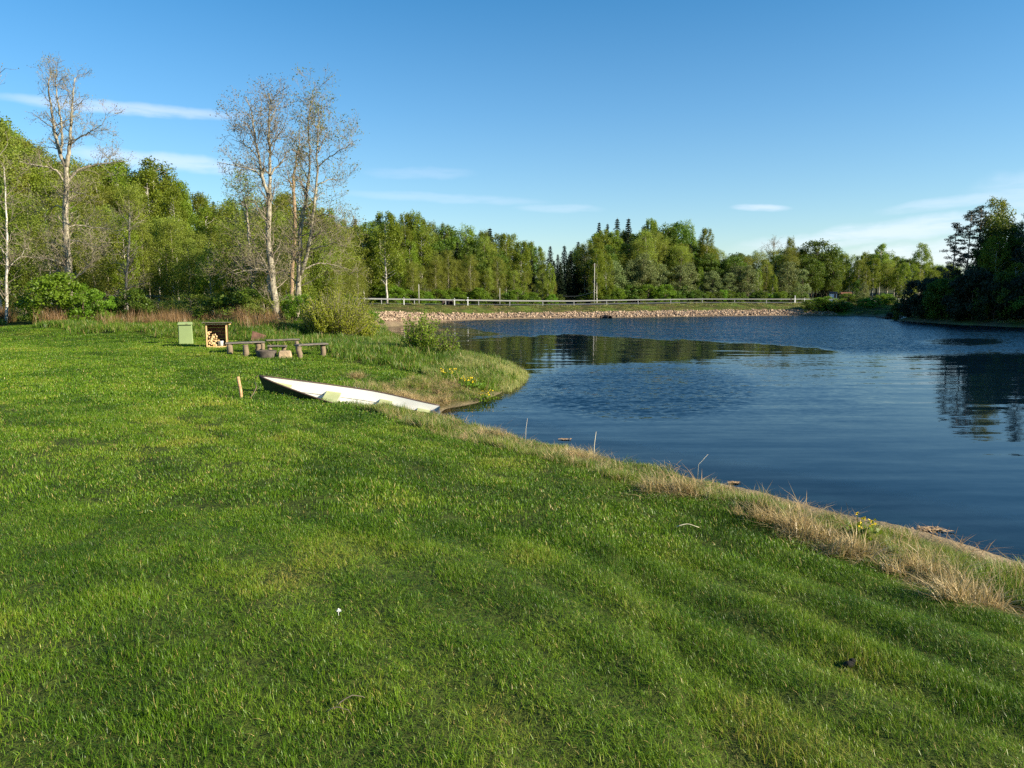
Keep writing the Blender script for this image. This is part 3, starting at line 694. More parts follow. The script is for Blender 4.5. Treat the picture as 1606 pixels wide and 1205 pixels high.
def shed(px, pyb, D, w, h, d, mw_, mr, lab):
    x = (px-CX)/FPX*D; g = gz(x, D); zb = at(px, pyb, D)[2]; g = max(g, zb)
    e = empty('shed', (x, D, g), rz=R(-12), label=lab, cat='shed')
    m = MB(); V = [(-w/2, -d/2, -.6), (w/2, -d/2, -.6), (w/2, d/2, -.6), (-w/2, d/2, -.6), (-w/2, -d/2, h), (w/2, -d/2, h), (w/2, d/2, h), (-w/2, d/2, h), (-w/2, 0, h+d*.25), (w/2, 0, h+d*.25)]
    m.addv(V, [[[0, 1, 5, 4], [1, 2, 6, 5], [2, 3, 7, 6], [3, 0, 4, 7]], [[4, 8, 7], [5, 6, 9]]]); add('wall', m.mesh('wall', mw_, False), e)
    r = MB(); 
    for s in (-1, 1): r.box((0, s*(d/4+.04), h+d*.13), (w+.25, d/2+.2, .06), rx=-s*math.atan2(.25*d, d/2))
    add('roof', r.mesh('roof', mr, False), e); add('door', MB().box((w*.22, -d/2-.02, h*.42), (w*.3, .05, h*.8)).mesh('door', M_darkpaint, False), e)
shed(1303, 467.5, 124, 1.0, .75, .9, M_white, pbr('tar_roof', (.035, .035, .04), .8), 'small white shed with a dark roof on the slope beyond the guard rail')
shed(1323, 466.5, 126, 1.5, .55, 1.0, M_darkpaint, pbr('rust_roof', (.20, .085, .05), .8), 'low brown shed with a rusty red roof beside the white shed')
def build_jetty():
    c = gp(1388, 498.0, .12); c[1] -= 1.0; e = empty('jetty', c, rz=R(8), label='small weathered plank jetty at the foot of the dark wooded point', cat='jetty')
    pm = MB().box((0, 0, 0), (.22, 1.3, .05)).mesh('plank', M_plank, False)
    for i in range(11): add('plank', pm, e, (-1.25+i*.25, 0, .12+rng.normal(0, .006)), (0, 0, rng.normal(0, .02)))
    for y in (-.5, .5): add('beam', MB().tube([(-1.4, y, .03), (1.4, y, .03)], .06, 6).mesh('beam', M_wood), e)
    for x in (-1.2, 1.2): add('post', MB().tube([(x, -.55, -.6), (x, -.55, .35)], .05, 6).mesh('post', M_wood), e)
build_jetty()
for px, py, sx in ((703, 496, 1), (952, 496, 1.1)):
    c = gp(px, py, .28); g = gz(c[0], c[1]+.6)
    e = empty('drain_pipe', (c[0], c[1]+.6, g+.22), rz=R(28), label=('dark culvert pipe in the stones at the left part of the embankment' if px < 800 else 'dark culvert pipe in the stones right of the tall thin pole'), cat='drain pipe')
    m = MB(); a = np.arange(12)*math.pi/6; n = 12
    V = [(math.cos(t)*r_, y, math.sin(t)*r_) for (r_, y) in ((.34*sx, .8), (.34*sx, -.8), (.27*sx, -.8), (.27*sx, .6)) for t in a]
    m.addv(V, [[[k*n+i, k*n+(i+1) % n, (k+1)*n+(i+1) % n, (k+1)*n+i] for k in range(3) for i in range(n)], ]); m.addv([V[36+i] for i in range(12)], [[list(range(12))]])
    add('pipe', m.mesh('pipe', pbr('tarred_pipe', (.025, .018, .016), .7)), e)
    add('headwall', MB().box((0, .3, -.05), (1.5, .25, .7), rx=.25).mesh('headwall', pbr('dark_concrete', (.07, .05, .04), .9), False), e)

# ------------------------------------------------------------------ things on the lawn
def gxy(px, py, z=1.05):
    """where the line of sight meets the lawn"""
    r = ray(px, py)
    t = 2.0
    for _ in range(400):
        q = np.array([0, 0, CAM_Z]) + r*t
        dz = q[2]-gz(q[0], q[1])
        if dz < .01: break
        t += max(dz*2.0, .01)
    return q[0], q[1], gz(q[0], q[1])
def log_leg(r, h, k=0):
    n = 5; z = np.linspace(-.12, h, n); path = np.c_[rng.normal(0, .012, n), rng.normal(0, .012, n), z]
    return MB().tube(path, r*(1+.06*np.sin(z*9+k)), 10, noise=.03).mesh('leg', M_wood)
def bench(feet_px, topz, w, slab_pts, lab, legr=.13, mat=None, th=.07):
    """feet given where they stand; slab follows the line of slab_pts (x, y offsets from the first foot)"""
    f = [gxy(px, py) for px, py in feet_px]; b = f[0]; g = b[2]
    e = empty('log_bench', b, label=lab, cat='bench', group='rough log benches round the fire place')
    for k, q in enumerate(f): add('leg', log_leg(legr, topz-(q[2]-g), k), e, (q[0]-b[0], q[1]-b[1], q[2]-g))
    sp = np.array(slab_pts, float); n = len(sp); T = np.gradient(sp, axis=0); T /= np.linalg.norm(T, axis=1)[:, None]; N = np.c_[-T[:, 1], T[:, 0]]
    ww = w*(1+rng.normal(0, .05, n)); zt = topz + rng.normal(0, .006, n)
    V = np.concatenate([np.c_[sp+N*ww[:, None]*.5, zt+th], np.c_[sp+N*ww[:, None]*.58, zt+th*.4], np.c_[sp+N*ww[:, None]*.4, zt], np.c_[sp-N*ww[:, None]*.4, zt], np.c_[sp-N*ww[:, None]*.58, zt+th*.4], np.c_[sp-N*ww[:, None]*.5, zt+th]])
    F = [[((j+1) % 6)*n+i, ((j+1) % 6)*n+i+1, j*n+i+1, j*n+i] for j in range(6) for i in range(n-1)]
    cap = [[j*n for j in range(6)], [j*n+n-1 for j in range(5, -1, -1)]]
    add('seat', make_mesh('seat', V, [F, cap], mat or M_plank, smooth=False), e)
    return e, b
def line(a, b, n=9, bow=0):
    t = np.linspace(0, 1, n)[:, None]; a, b = np.array(a), np.array(b); d = b-a; nr = np.array([-d[1], d[0]])
    return a*(1-t)+b*t + nr*bow*np.sin(t*math.pi)
# left bench: three stout legs, slab running away from the camera to the right
f = [gxy(361, 555), gxy(386, 559), gxy(405, 554)]; b = np.array(f[0][:2])
bench([(361, 555), (386, 559), (405, 554)], .36, .42, line((-.18, .05), (np.array(f[2][:2])-b)+np.array([.15, .15]), 9, -.05), 'long log bench with three thick legs, nearest the firewood shelter', .105)
f = [gxy(470, 561), gxy(507, 558)]; b = np.array(f[0][:2])
bench([(470, 561), (507, 558)], .42, .40, line((-.12, .05), (np.array(f[1][:2])-b)+np.array([.12, .1]), 7, .03), 'log bench with two legs at the riverward end of the ring', .10)
f0 = gxy(412, 551); f1 = gxy(466, 549)
e_, b = bench([(412, 551), (466, 549)], .36, .30, line((0, .4), (f1[0]-f0[0], f1[1]-f0[1]+.4), 9, .02), 'long low bench running behind the fire ring', .08)
f0 = gxy(424, 555); f1 = gxy(446, 555)
bench([(424, 555.5), (446, 555)], .27, .24, line((-.08, 0), (f1[0]-f0[0]+.1, f1[1]-f0[1]), 5), 'very short low bench just behind the fire ring', .08)
def fire_place():
    x, y, g = gxy(418, 560); e = empty('fire_ring', (x, y, g), label='round dark concrete fire ring on the lawn between the benches', cat='fire ring')
    a = np.arange(28)*2*math.pi/28; P = [(.35, -.1), (.36, .22), (.345, .245), (.29, .24), (.28, .05), (0.02, .05)]; k = 28
    V = [(r*math.cos(t), r*math.sin(t), z) for r, z in P for t in a]
    F = [[j*k+i, j*k+(i+1) % k, (j+1)*k+(i+1) % k, (j+1)*k+i] for j in range(len(P)-1) for i in range(k)]
    V = np.array(V); V[:, 2] += (V[:, 2] > .2)*rng.normal(0, .006, len(V))
    add('ring', make_mesh('ring', V, [F], pbr('sooty_concrete', (.085, .07, .055), .9, .6, 5, .01)), e)
    x, y, g = gxy(447, 561); e = empty('stone_block', (x, y, g), rz=R(14), label='rough tan stone block lying beside the dark fire ring', cat='stone')
    m = MB().box((0, 0, .10), (.52, .36, .32), bev=.05, taper=.86); add('block', m.mesh('block', pbr('tan_stone', (.40, .29, .18), .9, .3, 5, .02), False), e)
fire_place()
def bin_and_shelter():
    D = 32.3
    x, y, g = gxy(292, 540)
    e = empty('green_bin', (x, y, g), rz=R(22), scale=(.82, .82, 1.0), label='pale green lidded plastic bin standing at the back edge of the lawn', cat='bin')
    mg = pbr('green_plastic', (.215, .285, .115), .55, .08, 2, spec=.4)
    m = MB().box((0, 0, .43), (.70, .60, .90), bev=.03, taper=.93); add('body', m.mesh('body', mg, False), e)
    m = MB().box((0, -.01, .91), (.72, .64, .09), bev=.025, taper=.97); m.box((0, -.345, .875), (.72, .03, .06), bev=.01); add('lid', m.mesh('lid', mg, False), e)
    add('slot', MB().box((.08, -.364, .885), (.10, .012, .022)).mesh('slot', M_darkpaint, False), e)
    for sx in (-.25, .25): add('hinge', MB().box((sx, .32, .86), (.08, .04, .05)).mesh('hinge', M_darkpaint, False), e)
    x, y, g = gxy(338, 545.5); W, H, Dp = .74, .98, .55
    rz = R(19); e = empty('firewood_shelter', (x, y+.2, g), rz=rz, label='open fronted timber shelter holding firewood beside the green bin', cat='shelter')
    for sx in (-1, 1):
        for sy in (-1, 1): add('post', MB().box((sx*W/2, sy*Dp/2, H/2-.03), (.055, .055, H+.02+.04*(sy < 0)), bev=.006).mesh('post', M_newwood, False), e)
    dk = pbr('shelter_board', (.19, .095, .06), .85, .4, 4, .003, sc3=(1, 1, 5))
    for k in range(6):
        for sx in (-1, 1): add('side_board', MB().box((sx*(W/2+.035), 0, .12+k*.15), (.018, Dp-.02, .143)).mesh('side_board', dk, False), e)
        add('back_board', MB().box((0, Dp/2+.036, .12+k*.15), (W, .018, .143)).mesh('back_board', dk, False), e)
    for k in range(6): add('roof_board', MB().box((.03+rng.normal(0, .012), -.40+k*.155, H+.045-.012*k+.008*(k % 2)), (W+.34+rng.normal(0, .03), .15, .022), rx=-.07).mesh('roof_board', M_plank, False), e)
    add('rafter', MB().box((W/2+.10, 0, H-.04), (.16, .05, .045)).mesh('rafter', M_newwood, False), e)
    add('front_beam', MB().box((0, -Dp/2-.004, H-.02), (W-.06, .05, .06)).mesh('front_beam', M_newwood, False), e)
    for k in range(4): add('floor_board', MB().box((0, -Dp/2+.07+k*.14, .06), (W-.03, .13, .025)).mesh('floor_board', M_newwood, False), e)
    add('kick_board', MB().box((0, -Dp/2-.045, .01), (W+.03, .02, .13)).mesh('kick_board', M_newwood, False), e)
    # firewood, stacked towards the left wall
    mc, t = new_mat('split_log'); geo = t.node('ShaderNodeNewGeometry'); oi = t.node('ShaderNodeObjectInfo')
    c = t.mix(oi.outputs['Random'], (.50, .31, .12), (.74, .55, .30)); bs = t.node('ShaderNodeBsdfPrincipled'); t.put(bs.inputs['Base Color'], c); bs.inputs['Roughness'].default_value = .8
    o = t.node('ShaderNodeOutputMaterial'); t.l.new(bs.outputs[0], o.inputs[0])
    lms = []
    for k in range(4):
        a = np.array([0, .5, 1.0, 1.7]) if k % 2 else np.arange(7)*.9; a = np.r_[a, ] ; pts = [(0, 0)]+[(.05*math.cos(q), .05*math.sin(q)) for q in a] if k % 2 else [(.047*math.cos(q), .047*math.sin(q)) for q in a]
        n = len(pts); V = [(p[0], yy, p[1]) for yy in (-.15, .15) for p in pts]; F = [[i, (i+1) % n, n+(i+1) % n, n+i] for i in range(n)]
        lms.append(make_mesh('firewood_log', V, [F, [list(range(n-1, -1, -1)), list(range(n, 2*n))]], mc, False))
    M = Matrix.Translation((x, y+.2, g)) @ Matrix.Rotation(rz, 4, 'Z'); c_ = 0
    for row in range(7):
        for col in range(7):
            xx = -W/2+.08+col*.088+(row % 2)*.03; zz = .12+row*.082
            if xx > .26-row*.066+.02: continue
            q = M @ Vector((xx, -.06+rng.normal(0, .02), zz)); o = add('firewood_log', lms[rng.integers(0, 4)], None, q, (0, rng.uniform(0, 6.28), rz+rng.normal(0, .05)),
                label='split pale firewood log in the pile inside the timber shelter', cat='firewood', group='firewood logs stacked in the shelter'); c_ += 1
    q = M @ Vector((.14, -.20, .075)); e2 = empty('bucket', q, rz=.4, label='white bucket in the firewood shelter in front of the logs', cat='bucket')
    a = np.arange(16)*2*math.pi/16; P = [(.085, 0), (.115, .20), (.12, .205), (.108, .20), (.08, .015), (.01, .015)]
    V = [(r_*math.cos(t_), r_*math.sin(t_), z_) for r_, z_ in P for t_ in a]; F = [[j*16+i, j*16+(i+1) % 16, (j+1)*16+(i+1) % 16, (j+1)*16+i] for j in range(5) for i in range(16)]
    add('pail', make_mesh('pail', V, [F, [list(range(15, -1, -1))]], M_white), e2)
    add('handle', MB().tube([(.115*math.cos(t_), .03, .2-.1*math.sin(t_)) for t_ in np.linspace(0, math.pi, 9)], .005, 5).mesh('handle', M_galv), e2)
    x, y, g = gxy(391, 541); y += 1.2
    e = add('rusty_sheet', MB().box((0, 0, .24), (.62, .03, .52), rx=-.7, rz=.5, ry=.35).mesh('rusty_sheet', pbr('rust', (.115, .06, .04), .9, .4, 5), False), None, (x, y, g), label='rusty brown metal sheet leaning in the grass behind the left bench', cat='metal sheet')
bin_and_shelter()

def build_boat():
    L = 4.95; ns = 26; nk = 9
    a = np.array(gxy(417, 626)); bow_top = at(407, 590, 19.15); st_top = at(686, 642, 19.1)
    # boat frame: x from bow (0) to stern (L)
    e = empty('rowing_boat', (bow_top[0], bow_top[1], 0), label='white and dark green rowing boat pulled up on the lawn by the river', cat='boat')
    d = st_top-bow_top; d = d/np.linalg.norm(d); X = Vector(d); L = float(np.linalg.norm(st_top-bow_top))
    heel = R(20); Z0 = Vector((0, 0, 1)); Yv = Z0.cross(X).normalized(); Zv = X.cross(Yv).normalized()
    Rm = Matrix((X, Yv, Zv)).transposed() @ Matrix.Rotation(heel, 3, 'X')
    e.rotation_euler = Rm.to_euler(); e.location = Vector(bow_top) + Rm @ Vector((0, 0, -.62))
    s = np.linspace(0, 1, ns)
    hb = .70*np.sin(np.clip(s*1.55+.0, 0, math.pi/2))**.85*(1-.28*ss(s, .55, 1)); hb[0] = .012
    gun = .62 - .20*np.sin(np.clip(s, 0, 1)*math.pi*.5)**.8 + .03*s         # gunwale height: high bow
    keel = .46*np.clip(1-s/.055, 0, 1)**1.4 + .10*np.clip(1-s/.3, 0, 1)**2; fore = .0
    def section(off):
        V = []
        for i in range(ns):
            h = max(hb[i]-off, .004); zk = keel[i]+off*.8; zg = gun[i]
            for j in range(-nk, nk+1):
                t = abs(j)/nk; y = math.copysign(h*min(1, (t**.62)*1.0), j) if j else 0; z = zk + (zg-zk)*(t**2.1)
                # chine: widen low down amidships
                V.append((s[i]*L + .10*(zg-z)*(1-s[i])**4*0, y, z))
        return np.array(V)
    k = 2*nk+1
    F = [[i*k+j, i*k+j+1, (i+1)*k+j+1, (i+1)*k+j] for i in range(ns-1) for j in range(k-1)]
    Vo, Vi = section(0), section(.022)
    hullm = pbr('green_hull', (.045, .060, .030), .5, .3, 3, spec=.4)
    inner = pbr('white_gelcoat', (.82, .80, .74), .5, .07, 1.4, spec=.4)
    add('hull', make_mesh('hull', Vo, [F, [list(range((ns-1)*k, ns*k))]], hullm), e)
    add('inner_shell', make_mesh('inner_shell', Vi, [[f[::-1] for f in F]], inner), e)
    for sgn in (-1, 1):
        j = 0 if sgn < 0 else k-1; path = Vo[j::k].copy(); path[:, 2] += .006
        add('gunwale', MB().tube(path, .022, 6).mesh('gunwale', pbr('gunwale_rubber', (.10, .065, .05), .6)), e)
        rp = np.array([(s[i]*L, sgn*(max(hb[i]-.03, .01))*.90, keel[i]+(gun[i]-keel[i])*.52) for i in range(3, ns-1)])
        sp_ = np.array([(s[i]*L, sgn*(max(hb[i]-.022, .01)*.80-.004), keel[i]+(gun[i]-keel[i])*.48) for i in range(4, ns-1)])
        add('stringer', MB().tube(sp_, .012, 5).mesh('stringer', pbr('stringer_paint', (.55, .52, .44), .7), True), e)
        add('rubbing_strip', MB().tube(rp, .013, 5).mesh('rubbing_strip', inner), e)
    seatm = pbr('green_seat', (.33, .36, .18), .6, .1, 3); sidem = pbr('seat_side', (.40, .38, .33), .7, .15, 3)
    def seat(s0, s1, zf, drop=0):
        V, T = [], []
        for q in (s0, s1):
            i = q*(ns-1); i0 = int(i); f = i-i0; h = hb[i0]*(1-f)+hb[min(i0+1, ns-1)]*f; kz = keel[i0]; g_ = gun[i0]*(1-f)+gun[min(i0+1, ns-1)]*f
            z = kz+(g_-kz)*zf; y = (h-.022)*(zf**(.62/2.1))
            V.append([(q*L, -y, z), (q*L, y, z), (q*L, y*.55, kz+.02+drop), (q*L, -y*.55, kz+.02+drop)])
        A, B = V; P = np.array(A+B); 
        T4 = P[[0, 1, 5, 4]]; add('seat', make_mesh('seat', np.r_[T4+np.array([0, 0, .016]), T4+np.array([0, 0, .003])], [[[0, 1, 2, 3], [7, 6, 5, 4], [0, 4, 5, 1], [1, 5, 6, 2], [2, 6, 7, 3], [3, 7, 4, 0]]], seatm, False), e)
        add('seat_box', make_mesh('seat_box', P, [[[0, 3, 2, 1], [4, 5, 6, 7], [0, 4, 7, 3], [1, 2, 6, 5]]], sidem, False), e)
    seat(.07, .17, .72); seat(.36, .44, .66); seat(.66, .73, .66)
    # stern bench, transom with dark cover
    seat(.88, .985, .62)
    i = ns-1; tm = MB().box((L+.012, 0, (gun[i]+keel[i])/2+.02), (.03, hb[i]*1.62, gun[i]-keel[i]+.03), bev=.01)
    add('transom', tm.mesh('transom', pbr('dark_transom', (.03, .04, .055), .6), False), e)
    add('motor_pad', MB().box((L+.045, 0, gun[i]-.08), (.05, .34, .24), bev=.01).mesh('motor_pad', pbr('blue_grey_pad', (.07, .09, .12), .6), False), e)
    add('keel_strip', MB().tube([(s[q]*L, 0, keel[q]-.012) for q in range(2, ns)], .018, 5).mesh('keel_strip', inner), e)
    for sgn in (-1, 1):
        q = int(.53*(ns-1)); add('rowlock', MB().tube([(s[q]*L+.05*math.cos(t), sgn*hb[q], gun[q]+.06-.05*math.sin(t)) for t in np.linspace(0, math.pi, 7)], .008, 5).mesh('rowlock', M_galv), e)
    # mooring rope from the stem to the ground
    p0 = Vector(bow_top)+Vector((-.03, 0, .0)); q = gxy(393, 624); p1 = Vector((q[0], q[1], q[2]+.01))
    pts = [p0, p0+Vector((-.07, 0, -.02)), p0+Vector((-.10, 0, -.16)), p0*.5+p1*.5+Vector((.05, 0, -.02)), p0*.2+p1*.8+Vector((.02, 0, -.03)), p1, p1+Vector((-.12, -.03, .0))]
    add('mooring_rope', MB().tube([tuple(v) for v in pts], .013, 6).mesh('mooring_rope', pbr('rope', (.16, .12, .08), .9)), label='dark mooring rope hanging from the bow of the boat to the grass', cat='rope')
    q = gxy(379, 626); top = at(373, 591, q[1]+.05)
    pt = [np.array(q)-np.array([0, 0, .2]), np.array(q)*.6+top*.4+np.array([.01, 0, 0]), top]
    add('wooden_stake', MB().tube(pt, [.042, .04, .038], 9, noise=.02).mesh('wooden_stake', pbr('peeled_stake', (.50, .30, .15), .8, .35, 8, sc3=(1, 1, 3))), label='peeled wooden stake leaning beside the bow of the boat', cat='stake')
build_boat()

def little_things():
    def twig(pa, pb, r, mat, name, lab, cat, lift=.03, bow=.03):
        a, b = np.array(gxy(*pa)), np.array(gxy(*pb)); a[2] += lift; b[2] += lift; t = np.linspace(0, 1, 8)[:, None]
        P = a*(1-t)+b*t; P[:, 2] += bow*np.sin(t[:, 0]*math.pi); P += rng.normal(0, .004, P.shape)
        add(name, MB().tube(P, np.linspace(r, r*.5, 8), 6).mesh(name, mat), label=lab, cat=cat)
    ps = pbr('pale_stalk', (.62, .55, .40), .8); gb = pbr('grey_twig', (.16, .13, .10), .9)
    twig((1062, 832), (1096, 832), .006, ps, 'straw_stalk', 'pale curved straw stalk lying on the lawn near the bank', 'stalk', .05, .03)
    twig((530, 1145), (574, 1130), .0035, gb, 'twig', 'grey forked twig lying in the grass near the lower edge', 'twig', .03)
    twig((512, 1164), (552, 1166), .003, gb, 'twig', 'thin straight twig lying just below the forked one', 'twig', .03)
    twig((1385, 896), (1412, 909), .006, ps, 'straw_stalk', 'short pale straw stalk lying at the foot of the bank', 'stalk', .08, .02)
    q = gxy(531, 966); m = MB()
    V, F = leaf_quads(rng.normal(0, .006, (9, 3))+np.array([0, 0, .045]), .018, 1.5); m.addv(V, [F]); m.tube([(0, 0, -.01), (0, 0, .045)], .0025, 5)
    add('white_flower', m.mesh('white_flower', M_white), None, q, label='tiny white flower standing alone in the lawn', cat='flower')
    q = gxy(1332, 1044); m = MB().box((0, 0, .02), (.075, .05, .04), bev=.012, rz=.5); m.box((.03, .02, .035), (.04, .04, .03), bev=.01)
    add('dark_clod', m.mesh('dark_clod', pbr('clod', (.016, .015, .012), .95)), None, q, label='small black clod lying in the grass at the lower right', cat='clod')
    # stems along the bank
    for (px, pb, pt, w, lab) in ((931, 716, 690, .010, 'single upright dry stem on the straw tussock by the water'), (824, 690, 668, .006, 'hair thin bare stem at the far part of the bank'), (1094, 745, 727, .004, 'slanting dry stem above the bank edge')):
        q = gp(px, pb, .45); h = abs(at(px, pt, q[1])[2]-q[2])+.15; g = gz(q[0], q[1])
        P = [(q[0], q[1], g), (q[0]+.01, q[1], g+(q[2]-g)+h*.5), (q[0]+(.04 if px != 1094 else .16), q[1], q[2]+h)]
        add('dry_stem', MB().tube(P, [w, w*.8, w*.4], 5).mesh('dry_stem', ps), label=lab, cat='stem')
    # floating debris
    for (px, py, r, lab) in ((1458, 830, .22, 'larger tan raft of floating straw near the shore'), (1150, 757, .09, 'small scrap of floating straw close to the bank'), (886, 689, .10, 'pale floating leaf litter off the straw tussock')):
        c = gp(px, py, 0.012); n = 90; P = np.c_[rng.normal(0, r*.55, n), rng.normal(0, r*.30, n), rng.uniform(0, .018, n)]; V, F = leaf_quads(P, .035, 3.2); V[:, 2] = np.abs(V[:, 2])*.3
        add('floating_straw', make_mesh('floating_straw', V, [F], pbr('wet_straw', (.42, .28, .15), .8)), None, c, label=lab, kind='stuff')
    # yellow marsh flowers
    my = pbr('yellow_petal', (.80, .58, .02), .6); mg = M_bright
    for (px, py, z, n, sp, lab) in ((1352, 848, .45, 9, .16, 'yellow flowers among the straw on the near bank'), (735, 607, .3, 26, .45, 'yellow marsh flowers at the edge of the low spit'), (705, 600, .35, 18, .35, 'yellow marsh flowers higher on the spit beside the straw'), (760, 622, .15, 14, .35, 'few yellow flowers low by the water at the spit')):
        c = gp(px, py, z); g = gz(c[0], c[1]); g = max(g, -.02); e = empty('marsh_marigold', (c[0], c[1], g), label=lab, cat='flower')
        P = np.c_[rng.normal(0, sp*.5, (n, 2)), rng.uniform(.18, .36, n)]; s_ = MB()
        for p in P: s_.tube([(p[0]*.8, p[1]*.8, 0), tuple(p)], .003, 3)
        add('stalks', s_.mesh('stalks', mg), e)
        V, F = leaf_quads(np.repeat(P, 4, 0)+rng.normal(0, .014, (n*4, 3)), .035, 1.1); add('petals', make_mesh('petals', V, [F], my), e)
        V, F = leaf_quads(np.c_[rng.normal(0, sp*.6, (n*9, 2)), rng.uniform(.03, .22, n*9)], .06, 1.2); add('leaves', make_mesh('leaves', V, [F], mg), e)
little_things()

# ------------------------------------------------------------------ trees
def skeleton(limbs, twig_len=1.0, dens=3.0, levels=3, up=.25, seed=1, rmin=.009, first=.2, bs=1.0):
    """limbs: list of (polyline (n,3), r0, r1). Returns tubes for stems, tubes for twigs, tip points."""
    r = np.random.default_rng(seed); stems, twigs, tips = [], [], []
    def interp(P, t):
        k = t*(len(P)-1); i = min(int(k), len(P)-2); f = k-i; return P[i]*(1-f)+P[i+1]*f, P[i+1]-P[i]
    def grow(P, r0, r1, lvl, Lp):
        n = max(1, int(dens*Lp*(1.0 if lvl == 1 else 1.25))); 
        for _ in range(n):
            t = r.uniform(first if lvl == 1 else .15, 1.0); q, d = interp(P, t); d = d/(np.linalg.norm(d)+1e-9)
            v = r.normal(0, 1, 3); v -= v@d*d; v /= np.linalg.norm(v)+1e-9
            dd = d*.55 + v*.9 + np.array([0, 0, up]); dd /= np.linalg.norm(dd)
            L = twig_len*(.62**(lvl-1))*r.uniform(.45, 1.25)*(1-.35*t)*bs
            rr = max(rmin, (r0+(r1-r0)*t)*.42*(.8 if lvl > 1 else 1)); rr = min(rr, .03/lvl+.012)
            k = 4; pts = [q]; c = q.copy(); w = dd.copy()
            for j in range(k-1):
                w = w + r.normal(0, .22, 3) + np.array([0, 0, up*.35]); w /= np.linalg.norm(w); c = c+w*L/(k-1); pts.append(c)
            pts = np.array(pts); twigs.append((pts, np.linspace(rr, max(rmin*.7, rr*.4), k), 4 if lvl == 1 else 3))
            if lvl < levels: grow(pts, rr, rr*.5, lvl+1, L)
            else: tips.append(pts[-1]); tips.append(pts[2])
    for P, r0, r1, *o in limbs:
        P = np.array(P, float); L = np.linalg.norm(np.diff(P, axis=0), axis=1).sum(); stems.append((P, r0, r1)); 
        if not (o and o[0] == 'bare'): grow(P, r0, r1, 1, L)
    return stems, twigs, np.array(tips)
def smooth_path(P, n=None):
    P = np.array(P, float); d = np.r_[0, np.cumsum(np.linalg.norm(np.diff(P, axis=0), axis=1))]; n = n or max(5, len(P)*4); t = np.linspace(0, d[-1], n)
    Q = np.stack([np.interp(t, d, P[:, k]) for k in range(3)], 1)
    for _ in range(2): Q[1:-1] = (Q[:-2]+2*Q[1:-1]+Q[2:])/4
    return Q
def hero(name, D, base_px, limbs_px, lab, cat='tree', bark_m=None, twig_len=1.6, dens=2.6, leafn=2, leafsize=.06, leafm=None, seed=1, levels=3, first=.15, group=None, rmin=.008, leaf_spread=.12):
    bx = (base_px-CX)/FPX*D; g = gz(bx, D); base = np.array([bx, D, g]); r = np.random.default_rng(seed)
    limbs = []
    for pts, r0, r1, dy, *o in limbs_px:
        n = len(pts); P = np.array([at(px, py, D+dy*(i/(n-1))*.999) for i, (px, py) in enumerate(pts)])
        P = P-base
        if o and o[-1] == 'ground': P[0] = (P[0][0], 0, -.25)
        P = smooth_path(P); P[1:-1] += r.normal(0, .02, P[1:-1].shape); limbs.append((P, r0, r1))
    st, tw, tips = skeleton(limbs, twig_len, dens, levels, seed=seed, first=first, rmin=rmin)
    e = empty(name, base, label=lab, cat=cat, group=group)
    for k, (P, r0, r1) in enumerate(st):
        mb = MB().tube(P, np.linspace(r0, r1, len(P))*(1+r.normal(0, .04, len(P))), 9 if r0 > .08 else 6, noise=.04)
        nm = 'trunk' if (limbs_px[k][-1] == 'ground') else 'limb'; add(nm, mb.mesh(nm, bark_m or M_pale), e)
    mb = MB()
    for P, rr, sd in tw: mb.tube(P, rr, sd, cap=False)
    add('twigs', mb.mesh('twigs', M_twig), e)
    if leafn:
        Pn = np.repeat(tips, leafn, 0); Pn = Pn + r.normal(0, leaf_spread, Pn.shape); V, F = leaf_quads(Pn, r.uniform(.6, 1.3, len(Pn))*leafsize, 1.4)
        add('leaves', make_mesh('leaves', V, [F], leafm or M_bud, False), e)
    return e
G = 'ground'
hero('bare_tree', 43, 117, [
    ([(119, 500), (108, 440), (103, 350), (104, 300), (104, 258)], .22, .13, 0, G),
    ([(104, 262), (92, 235), (85, 205), (80, 165), (74, 135), (80, 112)], .12, .02, .6),
    ([(96, 240), (97, 200), (91, 160), (86, 125), (88, 108)], .08, .015, -.8),
    ([(104, 262), (110, 222), (113, 170), (116, 140), (118, 122)], .12, .02, 0),
    ([(101, 285), (90, 268), (75, 262), (50, 259), (28, 253)], .07, .02, -1.0),
    ([(104, 292), (116, 270), (132, 262), (165, 256), (198, 254)], .08, .018, 1.0),
    ([(111, 222), (128, 214), (148, 203), (160, 197), (166, 182)], .045, .012, -.5),
    ([(104, 358), (118, 352), (140, 357), (165, 358), (188, 362)], .06, .015, 1.4),
    ([(110, 440), (130, 428), (142, 412), (147, 398), (150, 380)], .06, .015, -1.0),
    ([(106, 425), (92, 410), (72, 405), (45, 404), (30, 402)], .07, .015, -1.5),
    ([(108, 436), (90, 425), (80, 412)], .06, .02, 1), ([(103, 330), (90, 322), (78, 328), (66, 340)], .04, .012, 1),
    ([(104, 300), (125, 303), (150, 310)], .035, .01, -1), ([(104, 390), (84, 380), (60, 383)], .04, .012, 1.5), ([(105, 375), (128, 380), (150, 388), (172, 380)], .04, .012, -1.5)],
    'tallest bare grey tree, forked into two stems, at the left behind the green bushes', twig_len=1.25, dens=4.2, leafn=2, leafsize=.045, seed=3)
